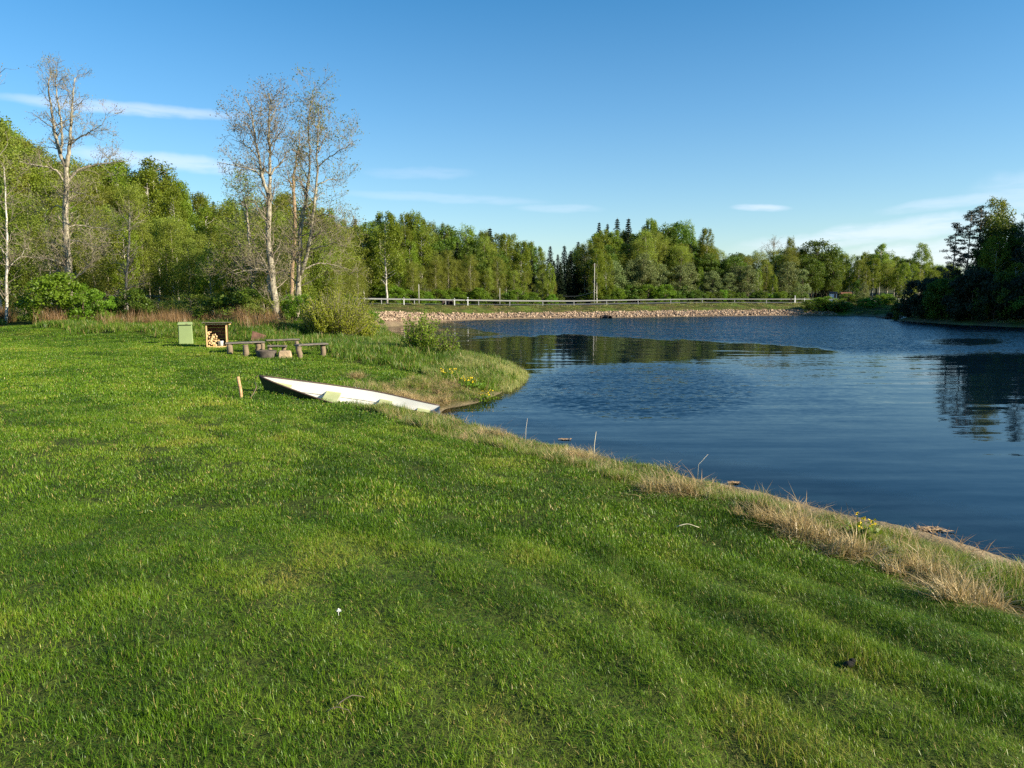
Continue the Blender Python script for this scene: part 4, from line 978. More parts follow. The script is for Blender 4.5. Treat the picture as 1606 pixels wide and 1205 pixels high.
hero('bare_tree', 41, 434, [
    ([(435, 508), (431, 470), (427, 434), (421, 375), (423, 302)], .22, .12, 0, G), ([(424, 460), (421, 440), (424, 425)], .12, .10, 0),
    ([(423, 305), (424, 266), (421, 211), (422, 180), (423, 150)], .10, .02, .5),
    ([(422, 310), (412, 285), (407, 248), (399, 211), (394, 170), (386, 152)], .10, .018, -.5),
    ([(411, 280), (400, 268), (380, 262), (360, 258), (341, 255)], .05, .012, -1),
    ([(424, 275), (433, 262), (443, 255), (449, 240), (462, 232)], .06, .015, 1), ([(422, 235), (435, 215), (445, 200), (452, 180)], .04, .01, -1),
    ([(407, 250), (395, 235), (380, 225), (364, 218)], .04, .01, .8), ([(426, 432), (412, 418), (405, 400)], .05, .02, 1), ([(424, 425), (408, 422), (390, 424), (368, 430)], .04, .012, -1),
    ([(399, 211), (388, 195), (377, 190)], .03, .01, -.7), ([(422, 190), (432, 172), (440, 160)], .03, .01, .6)],
    'tall half bare tree with a dark twisted lower trunk, left one of the tall pair', twig_len=1.55, dens=3.7, leafn=2, leafsize=.055, seed=5)
hero('bare_tree', 42.8, 465, [
    ([(464, 512), (467, 470), (469, 434), (471, 361), (479, 310), (484, 284)], .17, .09, 0, G),
    ([(484, 286), (486, 240), (483, 193), (489, 160), (491, 140)], .07, .015, .4),
    ([(470, 432), (476, 420), (484, 390), (493, 324), (498, 266), (498, 215), (500, 167)], .12, .02, -.6),
    ([(484, 392), (505, 388), (525, 380), (545, 388)], .045, .01, -1), ([(486, 380), (505, 362), (525, 352), (548, 358)], .045, .01, .8),
    ([(475, 425), (500, 412), (525, 415), (552, 424)], .05, .01, 1.2), ([(490, 345), (510, 335), (530, 345), (540, 362)], .04, .01, -1.2),
    ([(498, 262), (512, 250), (530, 238), (548, 228), (562, 218)], .04, .01, -.6), ([(498, 290), (520, 280), (540, 285)], .04, .01, 1),
    ([(470, 400), (455, 385), (440, 380)], .03, .01, .6), ([(484, 284), (474, 262), (466, 250)], .04, .012, .7), ([(499, 240), (510, 215), (520, 200)], .035, .01, .9)],
    'tall pale two stemmed tree, right one of the tall pair, above the yellow willow', twig_len=1.6, dens=3.5, leafn=2, leafsize=.06, seed=8, leafm=M_olive)
hero('bare_tree', 46, 457, [
    ([(458, 490), (457, 440), (463, 360), (461, 300), (460, 277)], .14, .09, 0, G), ([(460, 280), (465, 250), (470, 225), (468, 205)], .07, .012, .5), ([(461, 300), (452, 280), (450, 262)], .05, .012, -.5)],
    'slimmer orange barked tree between and behind the tall pair', bark_m=M_orangebark, twig_len=1.4, dens=3.5, leafn=2, leafsize=.06, leafm=M_olive, seed=9)
hero('bare_tree', 47, 400, [
    ([(402, 478), (397, 450), (392, 400), (388, 350), (386, 320)], .12, .06, 0, G), ([(388, 350), (380, 320), (372, 300)], .05, .01, .5), ([(397, 445), (402, 425), (412, 405), (418, 385)], .07, .015, .5),
    ([(395, 430), (378, 420), (360, 428), (340, 440)], .045, .01, -.8), ([(391, 395), (375, 385), (358, 390)], .04, .01, .8), ([(386, 325), (390, 300), (384, 285)], .05, .01, 0)],
    'smaller leaning tree to the left of the tall pair with a dark trunk', twig_len=1.9, dens=3.4, leafn=3, leafsize=.07, leafm=M_olive, seed=10)
hero('bare_tree', 48, 196, [
    ([(194, 492), (197, 450), (201, 410), (203, 355), (203, 335)], .10, .05, 0, G), ([(203, 360), (215, 350), (226, 346)], .03, .01, .4), ([(203, 350), (193, 340), (186, 330)], .03, .01, -.4), ([(200, 420), (185, 412), (172, 414)], .03, .01, .6),
    ([(196, 455), (215, 446), (232, 444)], .03, .01, -.6), ([(202, 380), (190, 368), (180, 368)], .03, .01, .6)],
    'short bare tree with stubby pale branches right of the tallest bare tree', twig_len=1.3, dens=3.4, leafn=1, leafsize=.05, seed=12)
hero('bare_tree', 42, 9, [
    ([(9, 505), (10, 440), (11, 355), (8, 300), (6, 262)], .09, .025, 0, G), ([(11, 420), (30, 405), (42, 390)], .03, .01, .4), ([(10, 400), (-8, 380)], .03, .01, -.4)],
    'slim birch with a white trunk at the left edge of the thicket', bark_m=M_birchbark, twig_len=1.5, dens=3.2, leafn=2, leafsize=.06, leafm=M_olive, seed=13)
hero('bare_tree', 42, -24, [([(-30, 500), (-26, 380), (-24, 260), (-20, 130)], .2, .05, 0, G), ([(-26, 300), (-10, 258), (12, 226)], .05, .012, 0), ([(-26, 330), (-5, 315), (18, 320)], .05, .012, 0), ([(-22, 170), (-10, 140), (2, 118)], .04, .01, 0)],
    'bare tree at the left border of which only limb ends reach in', twig_len=1.3, dens=1.6, leafn=1, seed=14)

def clump_crown(n_cl, h0, h1, prof, cr, leaves, size, seed, aspect=1.5, droop=0.0, squash=(1, 1, .75), inner=.35, jag=.25):
    r = np.random.default_rng(seed); t = r.uniform(0, 1, n_cl)**.9; z = h0+(h1-h0)*t; a = r.uniform(0, 6.283, n_cl); rad = np.array([prof(q) for q in t])*(inner+(1-inner)*np.sqrt(r.uniform(0, 1, n_cl)))*(1+r.normal(0, jag*.5, n_cl))
    C = np.c_[np.cos(a)*rad, np.sin(a)*rad, z]; s = cr*r.uniform(.6, 1.25, n_cl)
    P = r.normal(0, 1, (n_cl, leaves, 3)); P /= np.linalg.norm(P, axis=2)[..., None]; P *= (r.uniform(0, 1, (n_cl, leaves, 1))**.45)*s[:, None, None]*np.array(squash)
    P = (C[:, None]+P).reshape(-1, 3); out = P-np.array([0, 0, (h0+h1)*.45]); out /= np.linalg.norm(out, axis=1)[:, None]
    V, F = leaf_quads(P, r.uniform(.6, 1.3, len(P))*size, aspect, droop, r, out*.8); return V, F, C
def trunk_with_limbs(h, r0, C, seed, mat, top=.9, lean=.25, lr=.03):
    r = np.random.default_rng(seed); n = 9; z = np.linspace(-.3, h*top, n); w = r.normal(0, lean*.35, (n, 2)).cumsum(0)*.5; w -= w[0]; P = np.c_[w, z]; mb = MB().tube(P, np.linspace(r0, .03, n), 7, noise=.03)
    for c in C:
        zz = max(.15*h, c[2]-np.hypot(c[0], c[1])*r.uniform(.5, 1.1)); b = np.array([np.interp(zz, z, P[:, 0]), np.interp(zz, z, P[:, 1]), zz])
        m = (b+c)/2+r.normal(0, .12, 3); mb.tube([b, m, c], [lr, lr*.7, lr*.3], 4, cap=False)
    return mb.mesh('trunk', mat)
LIB = {}
def lib(kind, trunk, crown, h): LIB.setdefault(kind, []).append((trunk, crown, h))
for k in range(4):   # fresh green birches, unit height 12 m
    V, F, C = clump_crown(95, 2.2, 11.9, lambda t: 2.05*math.sin(math.pi*(.12+t*.79))**.6*(1.0-.28*t), .66, 105, .12, 20+k, droop=.8, squash=(.8, .8, 1.35))
    lib('birch', trunk_with_limbs(12, .13, C[::2], 30+k, M_birchbark), make_mesh('crown', V, [F], M_birchleaf, False), 12)
for k in range(3):   # round broad crowns
    V, F, C = clump_crown(100, 1.8, 9.3, lambda t: 3.0*math.sin(math.pi*min(1, .1+t*.86))**.6, .85, 95, .15, 40+k, squash=(1, 1, .8))
    lib('round', trunk_with_limbs(10, .16, C[::2], 50+k, M_brownbark), make_mesh('crown', V, [F], M_lush, False), 10)
for k in range(4):   # alders with bare slim stems and thin olive tops
    V, F, C = clump_crown(140, 2.4, 11.9, lambda t: 2.0*math.sin(math.pi*(.13+t*.78))**.6, .72, 88, .088, 60+k, jag=.5, squash=(.9, .9, 1.1))
    lib('alder', trunk_with_limbs(12, .085, C[::2], 70+k, M_alderbark, lean=.5, lr=.014), make_mesh('crown', V, [F], M_olive, False), 12)
for k in range(3):   # grey-green goat willows
    V, F, C = clump_crown(60, .6, 6.8, lambda t: 2.0*math.sin(math.pi*min(1, .18+t*.8))**.6, .75, 90, .13, 80+k)
    lib('willow', trunk_with_limbs(7, .10, C[::2], 90+k, M_brownbark), make_mesh('crown', V, [F], M_grey, False), 7)
for k in range(3):   # bushes
    V, F, C = clump_crown(46, .1, 2.6, lambda t: 1.45*math.sin(math.pi*min(1, .3+t*.66))**.5, .42, 105, .085, 100+k)
    lib('bush', trunk_with_limbs(2.6, .05, C[::2], 110+k, M_brownbark, top=.6, lr=.015), make_mesh('crown', V, [F], M_bright, False), 2.6)
for k in range(2):   # conifer thicket; needle colour picked near black to stand in for shade
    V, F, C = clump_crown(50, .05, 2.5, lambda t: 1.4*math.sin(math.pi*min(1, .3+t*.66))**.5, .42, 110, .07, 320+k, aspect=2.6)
    lib('shade_bush', trunk_with_limbs(2.4, .05, C[::2], 330+k, M_brownbark, top=.6, lr=.015), make_mesh('crown', V, [F], M_spruce, False), 2.4)
for k in range(3):   # twiggy olive shrubs just coming into leaf
    V, F, C = clump_crown(42, .1, 2.5, lambda t: 1.3*math.sin(math.pi*(.25+t*.65))**.5, .42, 60, .06, 340+k, jag=.6)
    lib('olive', trunk_with_limbs(2.5, .03, C, 350+k, M_twig, top=.8, lr=.010), make_mesh('crown', V, [F], M_olive, False), 2.5)
for k in range(2):   # darker undergrowth bushes
    V, F, C = clump_crown(46, .05, 2.4, lambda t: 1.6*math.sin(math.pi*min(1, .3+t*.66))**.5, .45, 95, .10, 120+k)
    lib('underbush', trunk_with_limbs(2.4, .05, C[::2], 130+k, M_brownbark, top=.6, lr=.015), make_mesh('crown', V, [F], M_lush, False), 2.4)
def spruce(seed):
    r = np.random.default_rng(seed); h = 14; Ps, Ds, Ss = [], [], []; mb = MB().tube([(0, 0, -.3), (0, 0, h*.5), (0, 0, h)], [.17, .10, .015], 7)
    z = .6
    while z < h-.2:
        t = z/h; L = (2.35*(1-t)**.85+.12)*r.uniform(.8, 1.15); nb = int(7+4*(1-t))
        for a in r.uniform(0, 6.283)+np.arange(nb)*6.283/nb+r.normal(0, .15, nb):
            l = L*r.uniform(.7, 1.15); n = max(3, int(l*7)); s = np.linspace(.12, 1, n); zz = z+.12*l*s-.42*l*s*s
            c = np.c_[np.cos(a)*l*s, np.sin(a)*l*s, zz]
            for q in (-1, 0, 1):
                Ps.append(c+r.normal(0, .05, c.shape)+np.array([-math.sin(a), math.cos(a), 0])*q*.16*(1-s[:, None]*.6)); 
                d = np.array([math.cos(a+q*.7), math.sin(a+q*.7), -.35]); Ds.append(np.repeat(d[None], n, 0)+r.normal(0, .25, (n, 3))); Ss.append(np.full(n, .15))
        z += .34+.16*(1-t)
    P, D, S = np.concatenate(Ps), np.concatenate(Ds), np.concatenate(Ss); D /= np.linalg.norm(D, axis=1)[:, None]
    e = np.cross(D, r.normal(0, 1, D.shape)+np.array([0, 0, 1.5])); e /= np.linalg.norm(e, axis=1)[:, None]; Lq, Wq = .22, .075
    V = np.stack([P-D*Lq, P+e*Wq, P+D*Lq, P-e*Wq], 1).reshape(-1, 3); return mb.mesh('trunk', M_brownbark), make_mesh('crown', V, [np.arange(len(V)).reshape(-1, 4)], M_spruce, False)
for k in range(2): t_, c_ = spruce(140+k); lib('spruce', t_, c_, 14)
for k in range(3):   # pines: layered flat clumps on upswept limbs
    r = np.random.default_rng(150+k); V_, F_, Cs, off = [], [], [], 0
    for i in range(46):
        t = i/45; z = 4.0+10*t; a = r.uniform(0, 6.28); R_ = (2.3*(1-t)**.7+.25)*r.uniform(.45, 1.1); c = np.array([math.cos(a)*R_, math.sin(a)*R_, z+.1]); n = 105
        P = r.normal(0, 1, (n, 3)); P /= np.linalg.norm(P, axis=1)[:, None]; P *= (r.uniform(0, 1, (n, 1))**.4)*np.array([.80, .80, .24])*r.uniform(.7, 1.15); V, F = leaf_quads(P+c, .085, 3.0, 0, r); V_.append(V); F_.append(F+off); off += len(V); Cs.append(c)
    lib('pine', trunk_with_limbs(14, .18, np.array(Cs), 160+k, M_orangebark, top=1, lean=.15, lr=.04), make_mesh('crown', np.concatenate(V_), [np.concatenate(F_)], M_pine, False), 14)
for k in range(2):   # leafless grey birches
    limb = [(smooth_path([(0, 0, -.3), (.1, 0, 4), (0, .1, 8), (.1, 0, 12)]), .12, .02)]; r = np.random.default_rng(170+k)
    for i in range(16):
        z = r.uniform(3.5, 10.5); a = r.uniform(0, 6.28); L = (12.5-z)*.32; limb.append((smooth_path([(0, 0, z), (math.cos(a)*L*.6, math.sin(a)*L*.6, z+L*.8), (math.cos(a)*L, math.sin(a)*L, z+L*1.7)]), .04, .01))
    st, tw, tips = skeleton(limb, 1.0, 2.6, 2, seed=180+k, first=.2, rmin=.012); mb = MB()
    for P, a, b in st: mb.tube(P, np.linspace(a, b, len(P)), 6)
    for P, rr, sd in tw: mb.tube(P, rr, 3, cap=False)
    V, F = leaf_quads(np.repeat(tips, 2, 0)+r.normal(0, .12, (len(tips)*2, 3)), .07); lib('pale', mb.mesh('trunk', M_twig), make_mesh('crown', V, [F], M_bud, False), 12)

PLACED = []
NAMES = dict(birch=('birch_tree', 'tree'), round=('aspen_tree', 'tree'), alder=('alder_tree', 'tree'), willow=('goat_willow', 'tree'), bush=('leafy_bush', 'bush'), underbush=('undergrowth_bush', 'bush'), shade_bush=('shade_toned_bush', 'bush'), olive=('budding_shrub', 'shrub'), spruce=('spruce_tree', 'tree'), pine=('pine_tree', 'tree'), pale=('leafless_tree', 'tree'))
def plant(kind, x, y, h, lab, group=None, wide=1.0, sink=0.0, gmin=None):
    T, Cm, H = LIB[kind][rng.integers(0, len(LIB[kind]))]; g = gz(x, y)
    if gmin is not None: g = max(g, gmin)
    s = h/H; w = s*wide; e = empty(NAMES[kind][0], (x, y, g-sink), rz=rng.uniform(0, 6.28), scale=(w, w, s), label=lab, cat=NAMES[kind][1], group=group)
    add('trunk', T, e); add('crown', Cm, e); PLACED.append((kind, x, y, h)); return e
SKY = np.array([(-200, 120), (-60, 145), (0, 158), (30, 190), (60, 215), (100, 240), (150, 265), (180, 265), (205, 262), (225, 282), (255, 262), (285, 280), (300, 300), (330, 315), (350, 322), (400, 318), (430, 310), (500, 318), (530, 338), (560, 352), (600, 345), (630, 340), (650, 338), (690, 350), (715, 360), (745, 352), (765, 368), (800, 364), (830, 378), (845, 392), (880, 396), (900, 388), (915, 372), (937, 365), (985, 362), (1017, 356), (1050, 366), (1090, 380), (1115, 386), (1150, 394), (1180, 390), (1210, 392), (1232, 385), (1255, 386), (1300, 402), (1345, 400), (1380, 396), (1410, 404), (1425, 410), (1455, 412), (1475, 414), (1500, 416), (1525, 405), (1537, 350), (1560, 342), (1578, 362), (1606, 352), (1700, 330), (1900, 320)], float)
def sky_y(px): return np.interp(px, SKY[:, 0], SKY[:, 1])
def row(x0, x1, D0, D1, step, frac, kinds, labels, group, wide=1.0, jx=.4, avoid=None):
    px = x0
    while px < x1:
        q = px+rng.normal(0, jx*step); D = rng.uniform(D0, D1) if not callable(D0) else D0(q)+rng.uniform(0, D1); X = (q-CX)/FPX*D
        g = gz(X, D); ds = shore_sd(np.array([[X, D]]))[0]; dr, sd, _ = road_sd(np.array([[X, D]]))
        if ds > .8 and dr[0] > 4.9 and not (avoid and avoid(q, D)):
            top = at(q, sky_y(q), D)[2]; h = (top-g)*rng.uniform(*frac); k = rng.choice(list(kinds), p=np.array(list(kinds.values()))/sum(kinds.values()))
            mh = {'bush': (1.2, 3.4), 'underbush': (1.2, 3.4), 'shade_bush': (1.2, 4), 'olive': (1.2, 3.4), 'willow': (2.2, 8.5)}.get(k, (4, 24)); h = float(np.clip(h, *mh))
            plant(k, X, D, h, labels % NAMES[k][0].replace('_', ' ') if '%s' in labels else labels, (NAMES[k][0].replace('_', ' ').replace('bush', 'bushe')+'s '+group), wide*rng.uniform(.85, 1.2))
        px += step
rd = lambda q: float(np.interp(q, CX+FPX*road_c[:, 0]/road_c[:, 1], road_c[:, 1]))
# --- left hillside
row(-160, 350, 84, 96, 15, (.93, 1.04), {'birch': 1}, '%s with fresh green crown on top of the left hillside', 'on top of the left hillside', 1.1)
row(-150, 400, 76, 84, 12, (.80, .99), {'alder': .7, 'birch': .3}, '%s in the upper belt of the left hillside wood', 'high on the left hillside', 1.0)
row(-150, 540, 68, 77, 12, (.66, .93), {'alder': .85, 'birch': .15}, '%s among slim pale stems midway up the left hillside', 'midway up the left hillside', 1.0, avoid=lambda q, D: False)
row(-100, 560, lambda q: rd(q)+5.5, 3, 18, (.30, .68), {'alder': .55, 'birch': .35, 'willow': .1}, '%s directly behind the road below the left hillside', 'at the foot of the left hillside', 1.0)
row(-60, 560, 50, 58, 26, (.35, .75), {'alder': .6, 'birch': .4}, '%s in the thicket before the guard rail, left part', 'in the thicket before the guard rail', 1.1)
row(-60, 90, 45, 50, 24, (.45, .7), {'alder': .6, 'birch': .4}, '%s close behind the dry weeds at the left edge', 'behind the dry weeds')
row(330, 560, 47, 54, 20, (.55, .98), {'alder': .7, 'birch': .3}, '%s crowding behind the tall bare pair', 'behind the tall bare pair', 1.2)
row(335, 575, 60, 67, 13, (.90, 1.03), {'alder': .5, 'birch': .5}, '%s filling the wood behind the tall bare pair', 'filling the wood behind the tall pair', 1.1)
row(495, 600, 55, 66, 22, (.3, .6), {'alder': .8, 'willow': .2}, '%s in the low clump left of the stony embankment', 'left of the embankment', 1.0)
row(540, 610, lambda q: rd(q)+5.5, 4, 18, (.6, .98), {'birch': .6, 'alder': .4}, '%s behind the road just left of the leaning birch', 'behind the road near the leaning birch', 1.1)
# --- wood behind the road, left of the gap
row(545, 850, lambda q: rd(q)+19, 5, 12, (.94, 1.03), {'birch': .7, 'round': .3}, '%s forming the skyline behind the left embankment', 'on the skyline behind the left embankment', 1.0)
row(545, 862, lambda q: rd(q)+12, 4, 13, (.68, .93), {'birch': .60, 'alder': .18, 'round': .12, 'spruce': .10}, '%s in the middle of the wood behind the left embankment', 'in the wood behind the left embankment', 1.0)
row(590, 874, lambda q: rd(q)+7.5, 2.5, 14, (.42, .72), {'birch': .4, 'alder': .6}, '%s at the roadside edge of the wood, left embankment', 'at the roadside edge, left', 1.0)
row(590, 868, lambda q: rd(q)+6, 2, 11, (.15, .24), {'bush': .6, 'underbush': .4}, '%s under the trees behind the left embankment', 'under the trees, left', 1.2)
# --- the dark gap: spruces
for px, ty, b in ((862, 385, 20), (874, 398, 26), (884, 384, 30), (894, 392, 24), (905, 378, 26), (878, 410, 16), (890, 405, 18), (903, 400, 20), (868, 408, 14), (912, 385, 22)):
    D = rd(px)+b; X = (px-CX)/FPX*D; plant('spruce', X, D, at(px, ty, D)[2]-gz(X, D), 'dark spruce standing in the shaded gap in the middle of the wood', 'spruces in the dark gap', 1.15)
# --- right wood
row(915, 1110, lambda q: rd(q)+24, 5, 12, (.95, 1.03), {'birch': .6, 'round': .4}, '%s on the skyline of the central wood', 'on the skyline of the central wood', 1.05)
row(920, 1300, lambda q: rd(q)+16, 4, 13, (.72, .96), {'round': .28, 'birch': .28, 'alder': .32, 'spruce': .12}, '%s in the body of the central wood', 'in the central wood', 1.1)
row(1100, 1300, lambda q: rd(q)+21, 4, 13, (.85, 1.0), {'alder': .55, 'birch': .25, 'round': .2}, '%s at the back of the central wood, right half', 'at the back of the central wood', 1.1)
row(965, 1250, lambda q: rd(q)+11.0, 2.5, 14, (.50, .70), {'willow': .8, 'birch': .2}, '%s in the row along the road, central wood', 'in the roadside row', 1.0)
row(915, 1262, lambda q: rd(q)+8.5, 2, 12, (.16, .26), {'underbush': .5, 'bush': .5}, '%s below the roadside row of the central wood', 'below the roadside row', 1.1)
# --- beyond the sheds
row(1285, 1500, 150, 158, 11, (.95, 1.04), {'birch': .75, 'round': .25}, '%s on the low skyline beyond the sheds', 'on the skyline beyond the sheds', 1.2)
row(1270, 1500, 138, 146, 13, (.7, .92), {'birch': .7, 'alder': .3}, '%s midway up the slope beyond the sheds', 'on the slope beyond the sheds', 1.2)
row(1335, 1500, 127, 134, 14, (.4, .7), {'birch': .5, 'round': .5}, '%s near the water beyond the sheds', 'near the water beyond the sheds', 1.2)
row(1268, 1400, 106, 110, 9, (.14, .24), {'underbush': .5, 'bush': .5}, '%s on the waterside below the end of the guard rail', 'on the waterside below the rail end', 1.5)
row(1345, 1420, 110, 120, 14, (.3, .45), {'willow': 1}, '%s on the shore right of the embankment', 'on the shore right of the embankment', .9)
# --- individually recognisable trees
def one(kind, px, ty, D, lab, wide=1.0):
    X = (px-CX)/FPX*D; return plant(kind, X, D, at(px, ty, D)[2]-gz(X, D), lab, None, wide)
for px, ty, b in ((562, 341, 27), (577, 346, 28), (769, 356, 16), (1083, 374, 24), (762, 372, 15)):
    one('spruce', px, ty, rd(px)+b, {562: 'taller dark spruce tip at the left start of the wood', 577: 'second dark spruce tip just right of the taller one', 769: 'brown dark spruce among birches behind the left embankment', 1083: 'small spruce tip right of the twin round tops', 762: 'shorter spruce hiding beside the brown one'}[px])
for px, ty, b, w in ((937, 347, 28, .8), (950, 349, 30, .7), (965, 341, 26, .9), (982, 341, 25, 1.0)): one('spruce', px, ty, rd(px)+b, {937: 'first pointed spruce right of the dark gap', 950: 'short spruce tip between two taller ones', 965: 'third pointed spruce of the skyline group', 982: 'broad spruce closing the skyline group'}[px], w)
for px, ty, b, w, k in ((1017, 346, 24, .9, 'birch'), (1040, 348, 22, .75, 'round'), (1060, 344, 23, .8, 'round'), (1075, 350, 24, .7, 'birch'), (1104, 360, 21, .85, 'birch'), (1233, 375, 24, .8, 'birch')):
    one(k, px, ty, rd(px)+b, {1017: 'tall birch left of the twin round tops', 1040: 'left of the dark round tops above the central wood', 1060: 'tallest dark round top above the central wood', 1075: 'birch leaning on the tallest round top', 1104: 'lone pointed birch right of the round tops', 1233: 'thin topped birch beside the pale leafless tree'}[px], w)
one('pale', 1208, 371, rd(1208)+22, 'pale leafless tree on the skyline of the central wood', 1.3)
one('round', 1275, 373, rd(1275)+20, 'big round crowned tree standing above the right end of the wood', 1.25)
one('round', 1292, 380, rd(1290)+21, 'round crowned tree joined to the right side of the biggest one', 1.0)
one('birch', 1437, 384, 150, 'birch rising alone above the low skyline before the dark point', 1.2)
one('birch', 1374, 384, 150, 'birch with a thin top on the skyline beyond the sheds', 1.1); one('spruce', 1313, 398, 150, 'dark spruce on the skyline above the sheds', .9)
one('birch', 1352, 420, 122, 'birch with a bright white trunk at the shore beyond the embankment', .9)
one('birch', 608, 336, 96, 'big birch with a forked white trunk at the left start of the wood', 1.3)
one('birch', 935, 392, rd(935)+7.5, 'drooping birch beside the tall thin pale pole', 1.1); one('birch', 950, 400, rd(950)+8.5, 'drooping birch just right of the tall thin pole', 1.0); one('birch', 862, 415, rd(862)+8, 'slim birch at the left rim of the dark gap', .8)
one('birch', 255, 256, 88, 'lush birch clump forming the peak of the left hillside skyline', 1.4); one('birch', 203, 256, 88, 'pointed lush birch left of the hillside peak', 1.2)
one('spruce', 330, 308, 112, 'spruce tip on the hillside left of the tall pair', 1.0); one('spruce', 345, 314, 114, 'darker small spruce tip closest to the tall pair', .9); one('pine', 2, 170, 80, 'brownish pine at the left edge of the hillside', 1.2)
# --- bushes in the left middle ground
for px, pb, D, h, w, k, lab in ((92, 520, 40.5, 2.6, 1.25, 'bush', 'bright green bush in front of the tallest bare tree'), (128, 520, 41.5, 2.1, 1.1, 'bush', 'bright green bush beside the biggest one'), (155, 522, 42.5, 1.7, 1.0, 'bush', 'lower bright bush at the end of the mown path'),
        (208, 500, 46, 1.9, 1.2, 'underbush', 'dark green bush between the bare trees'), (375, 500, 44, 2.1, 1.6, 'underbush', 'dark green bush left of the tall pair'), (350, 500, 45, 1.7, 1.4, 'olive', 'low dark bush behind the firewood shelter'), (450, 505, 42, 1.6, .9, 'bush', 'green bush between the tall pair'), (478, 515, 41, 1.7, .9, 'bush', 'green bush at the foot of the pale tree'),
        (415, 515, 40.5, 1.4, 1.5, 'olive', 'brownish green bush before the twisted trunk'), (300, 500, 47, 1.6, 1.8, 'olive', 'low bush behind the green bin'), (250, 500, 47, 1.3, 1.7, 'olive', 'low spreading bush left of the bin'), (40, 500, 46, 1.6, 1.6, 'olive', 'bush behind the dry weeds'), (545, 505, 57, 2.0, 1.2, 'bush', 'fresh green bush left of the embankment'), (578, 500, 60, 1.8, 1.2, 'bush', 'fresh green bush touching the left end of the stones')):
    plant(k, (px-CX)/FPX*D, D, h, lab, None, w)
def stem_bush(px, D, h, w, n, leafm, lab, size=.05, leaves=26, name='willow_shrub', seed=1, mat=None):
    X = (px-CX)/FPX*D; g = max(gz(X, D), .0); r = np.random.default_rng(seed); mb = MB(); L = []
    for i in range(n):
        a = r.uniform(0, 6.28); rr = w*math.sqrt(r.uniform(0, 1)); t = np.array([math.cos(a)*rr, math.sin(a)*rr, h*r.uniform(.45, 1.15)*(1-.3*rr/w)]); b = t*np.array([.25, .25, 0]); m = (b+t)/2+r.normal(0, .06, 3)
        P = smooth_path([b, m, t], 6); mb.tube(P, np.linspace(.014, .005, 6), 4, cap=False); u = r.uniform(.25, 1.05, leaves)
        L.append(np.stack([np.interp(u, np.linspace(0, 1, 6), P[:, q]) for q in range(3)], 1)+r.normal(0, .05, (leaves, 3)))
    e = empty(name, (X, D, g), label=lab, cat='shrub'); add('stems', mb.mesh('stems', mat or M_brownbark), e)
    V, F = leaf_quads(np.concatenate(L), size, 1.6, 0, r); add('leaves', make_mesh('leaves', V, [F], leafm, False), e)
stem_bush(660, 31.0, 1.75, .85, 75, M_birchleaf, 'young leafy willow shrub rising from the spit behind the boat', .055, 45, seed=1)
stem_bush(700, 30.2, 1.15, .60, 34, M_birchleaf, 'smaller leaning willow shrub on the spit right of the taller one', .055, 22, seed=2)
stem_bush(643, 32.5, .9, .5, 24, M_birchleaf, 'low willow shrub at the inner side of the spit', .055, 22, seed=3)
stem_bush(530, 37.5, 2.5, 1.8, 330, M_yellow, 'large yellow green willow shrub with dense thin stems by the inlet', .05, 42, seed=4, mat=M_twig)
stem_bush(503, 36.8, 1.8, 1.1, 150, M_yellow, 'smaller yellow green willow shrub left of the large one', .055, 45, seed=5, mat=M_twig)
stem_bush(566, 39, 1.5, 1.0, 110, M_yellow, 'low yellow green shrub between the willow and the inlet', .055, 40, seed=6, mat=M_twig)
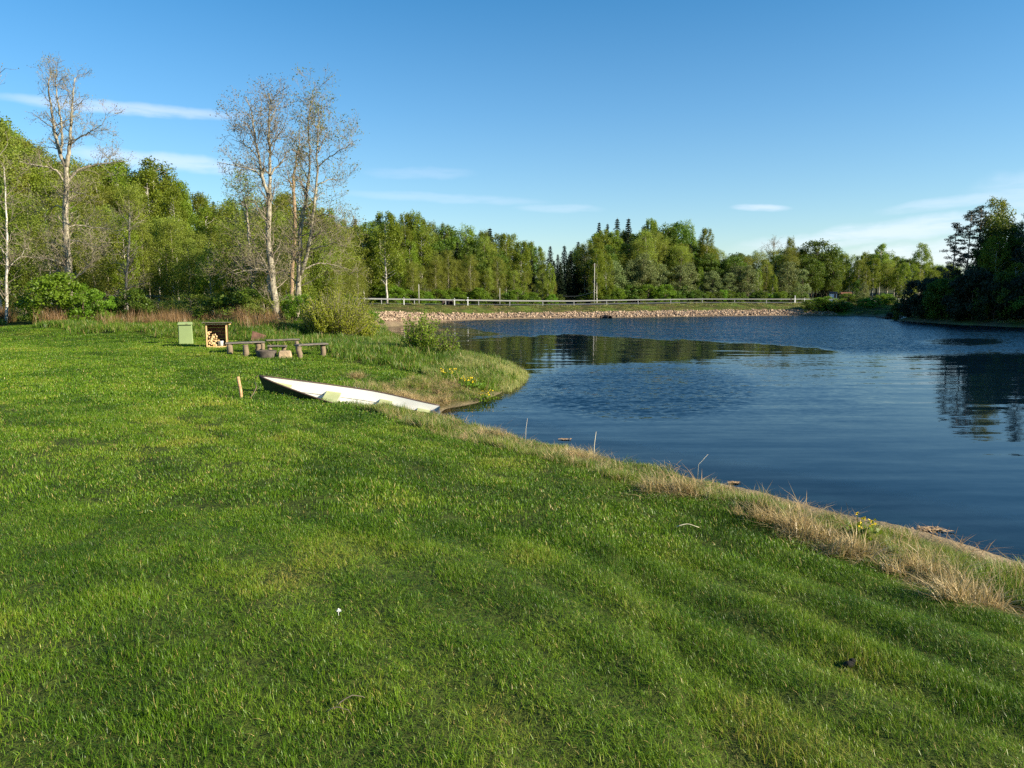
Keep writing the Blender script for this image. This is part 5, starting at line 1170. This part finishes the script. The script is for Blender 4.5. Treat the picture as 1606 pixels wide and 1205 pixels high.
# --- the dark wooded point on the right
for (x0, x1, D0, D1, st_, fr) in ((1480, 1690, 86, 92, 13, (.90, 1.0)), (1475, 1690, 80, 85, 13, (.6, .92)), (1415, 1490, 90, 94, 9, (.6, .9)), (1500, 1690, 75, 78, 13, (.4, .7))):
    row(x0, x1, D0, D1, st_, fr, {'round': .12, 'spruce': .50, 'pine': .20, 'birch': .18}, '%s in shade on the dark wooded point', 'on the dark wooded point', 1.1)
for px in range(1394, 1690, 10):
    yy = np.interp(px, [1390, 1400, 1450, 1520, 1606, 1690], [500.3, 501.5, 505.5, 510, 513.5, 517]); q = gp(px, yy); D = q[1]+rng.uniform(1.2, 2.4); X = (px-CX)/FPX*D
    hh = rng.uniform(1.3, 3.6)+1.4*(px > 1430); k_ = rng.choice(['shade_bush', 'willow', 'underbush', 'spruce'], p=[.42, .10, .30, .18]); plant(k_, X, D, hh, 'dark %s hanging over the water along the wooded point' % NAMES[k_][0].replace('_', ' '), 'bushes along the wooded point', .8)
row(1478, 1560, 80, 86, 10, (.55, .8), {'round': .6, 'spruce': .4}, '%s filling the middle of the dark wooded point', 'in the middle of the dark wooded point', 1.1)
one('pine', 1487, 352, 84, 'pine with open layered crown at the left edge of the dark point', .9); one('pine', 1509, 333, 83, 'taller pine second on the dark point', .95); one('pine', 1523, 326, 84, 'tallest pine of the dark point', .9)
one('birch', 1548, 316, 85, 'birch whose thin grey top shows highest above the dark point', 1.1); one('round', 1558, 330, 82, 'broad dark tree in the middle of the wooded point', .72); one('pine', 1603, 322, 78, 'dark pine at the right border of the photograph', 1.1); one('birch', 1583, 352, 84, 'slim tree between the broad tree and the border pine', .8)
# unseen trees, added along the right bank to cast shade on the point
for x in np.arange(50, 100, 4.6):
    for y in np.arange(58, 108, 5.0):
        x_ = x+rng.normal(0, 1.1); y_ = y+rng.normal(0, 1.2)
        if (.725*y_+5.5) < x_ < .725*y_+26 and shore_sd(np.array([[x_, y_]]))[0] > 1 and road_sd(np.array([[x_, y_]]))[0][0] > 12:
            plant('round' if rng.uniform() < .65 else 'spruce', x_, y_, rng.uniform(12.5, 14.5)+4*ss(x_-.725*y_, 8, 14), 'tall unseen tree added beyond the border to shade the wooded point', 'unseen trees added for shade along the right bank', 1.25)
by = {}
for o in COL.objects:
    if 'category' in o and 'group' in o and 'label' in o: by.setdefault((o['group'], o['label']), []).append(o)
ORD = ['first', 'second', 'third', 'fourth', 'fifth', 'sixth', 'seventh', 'eighth', 'ninth', 'tenth', 'eleventh', 'twelfth']
for (g_, l_), obs in by.items():
    if 2 <= len(obs) <= 12 and 'border' not in l_:
        obs.sort(key=lambda o: o.location.x/max(o.location.y, 1))
        for k, o in enumerate(obs):
            if len(l_.split()) <= 12: o['label'] = l_+', '+ORD[k]+' from the left'
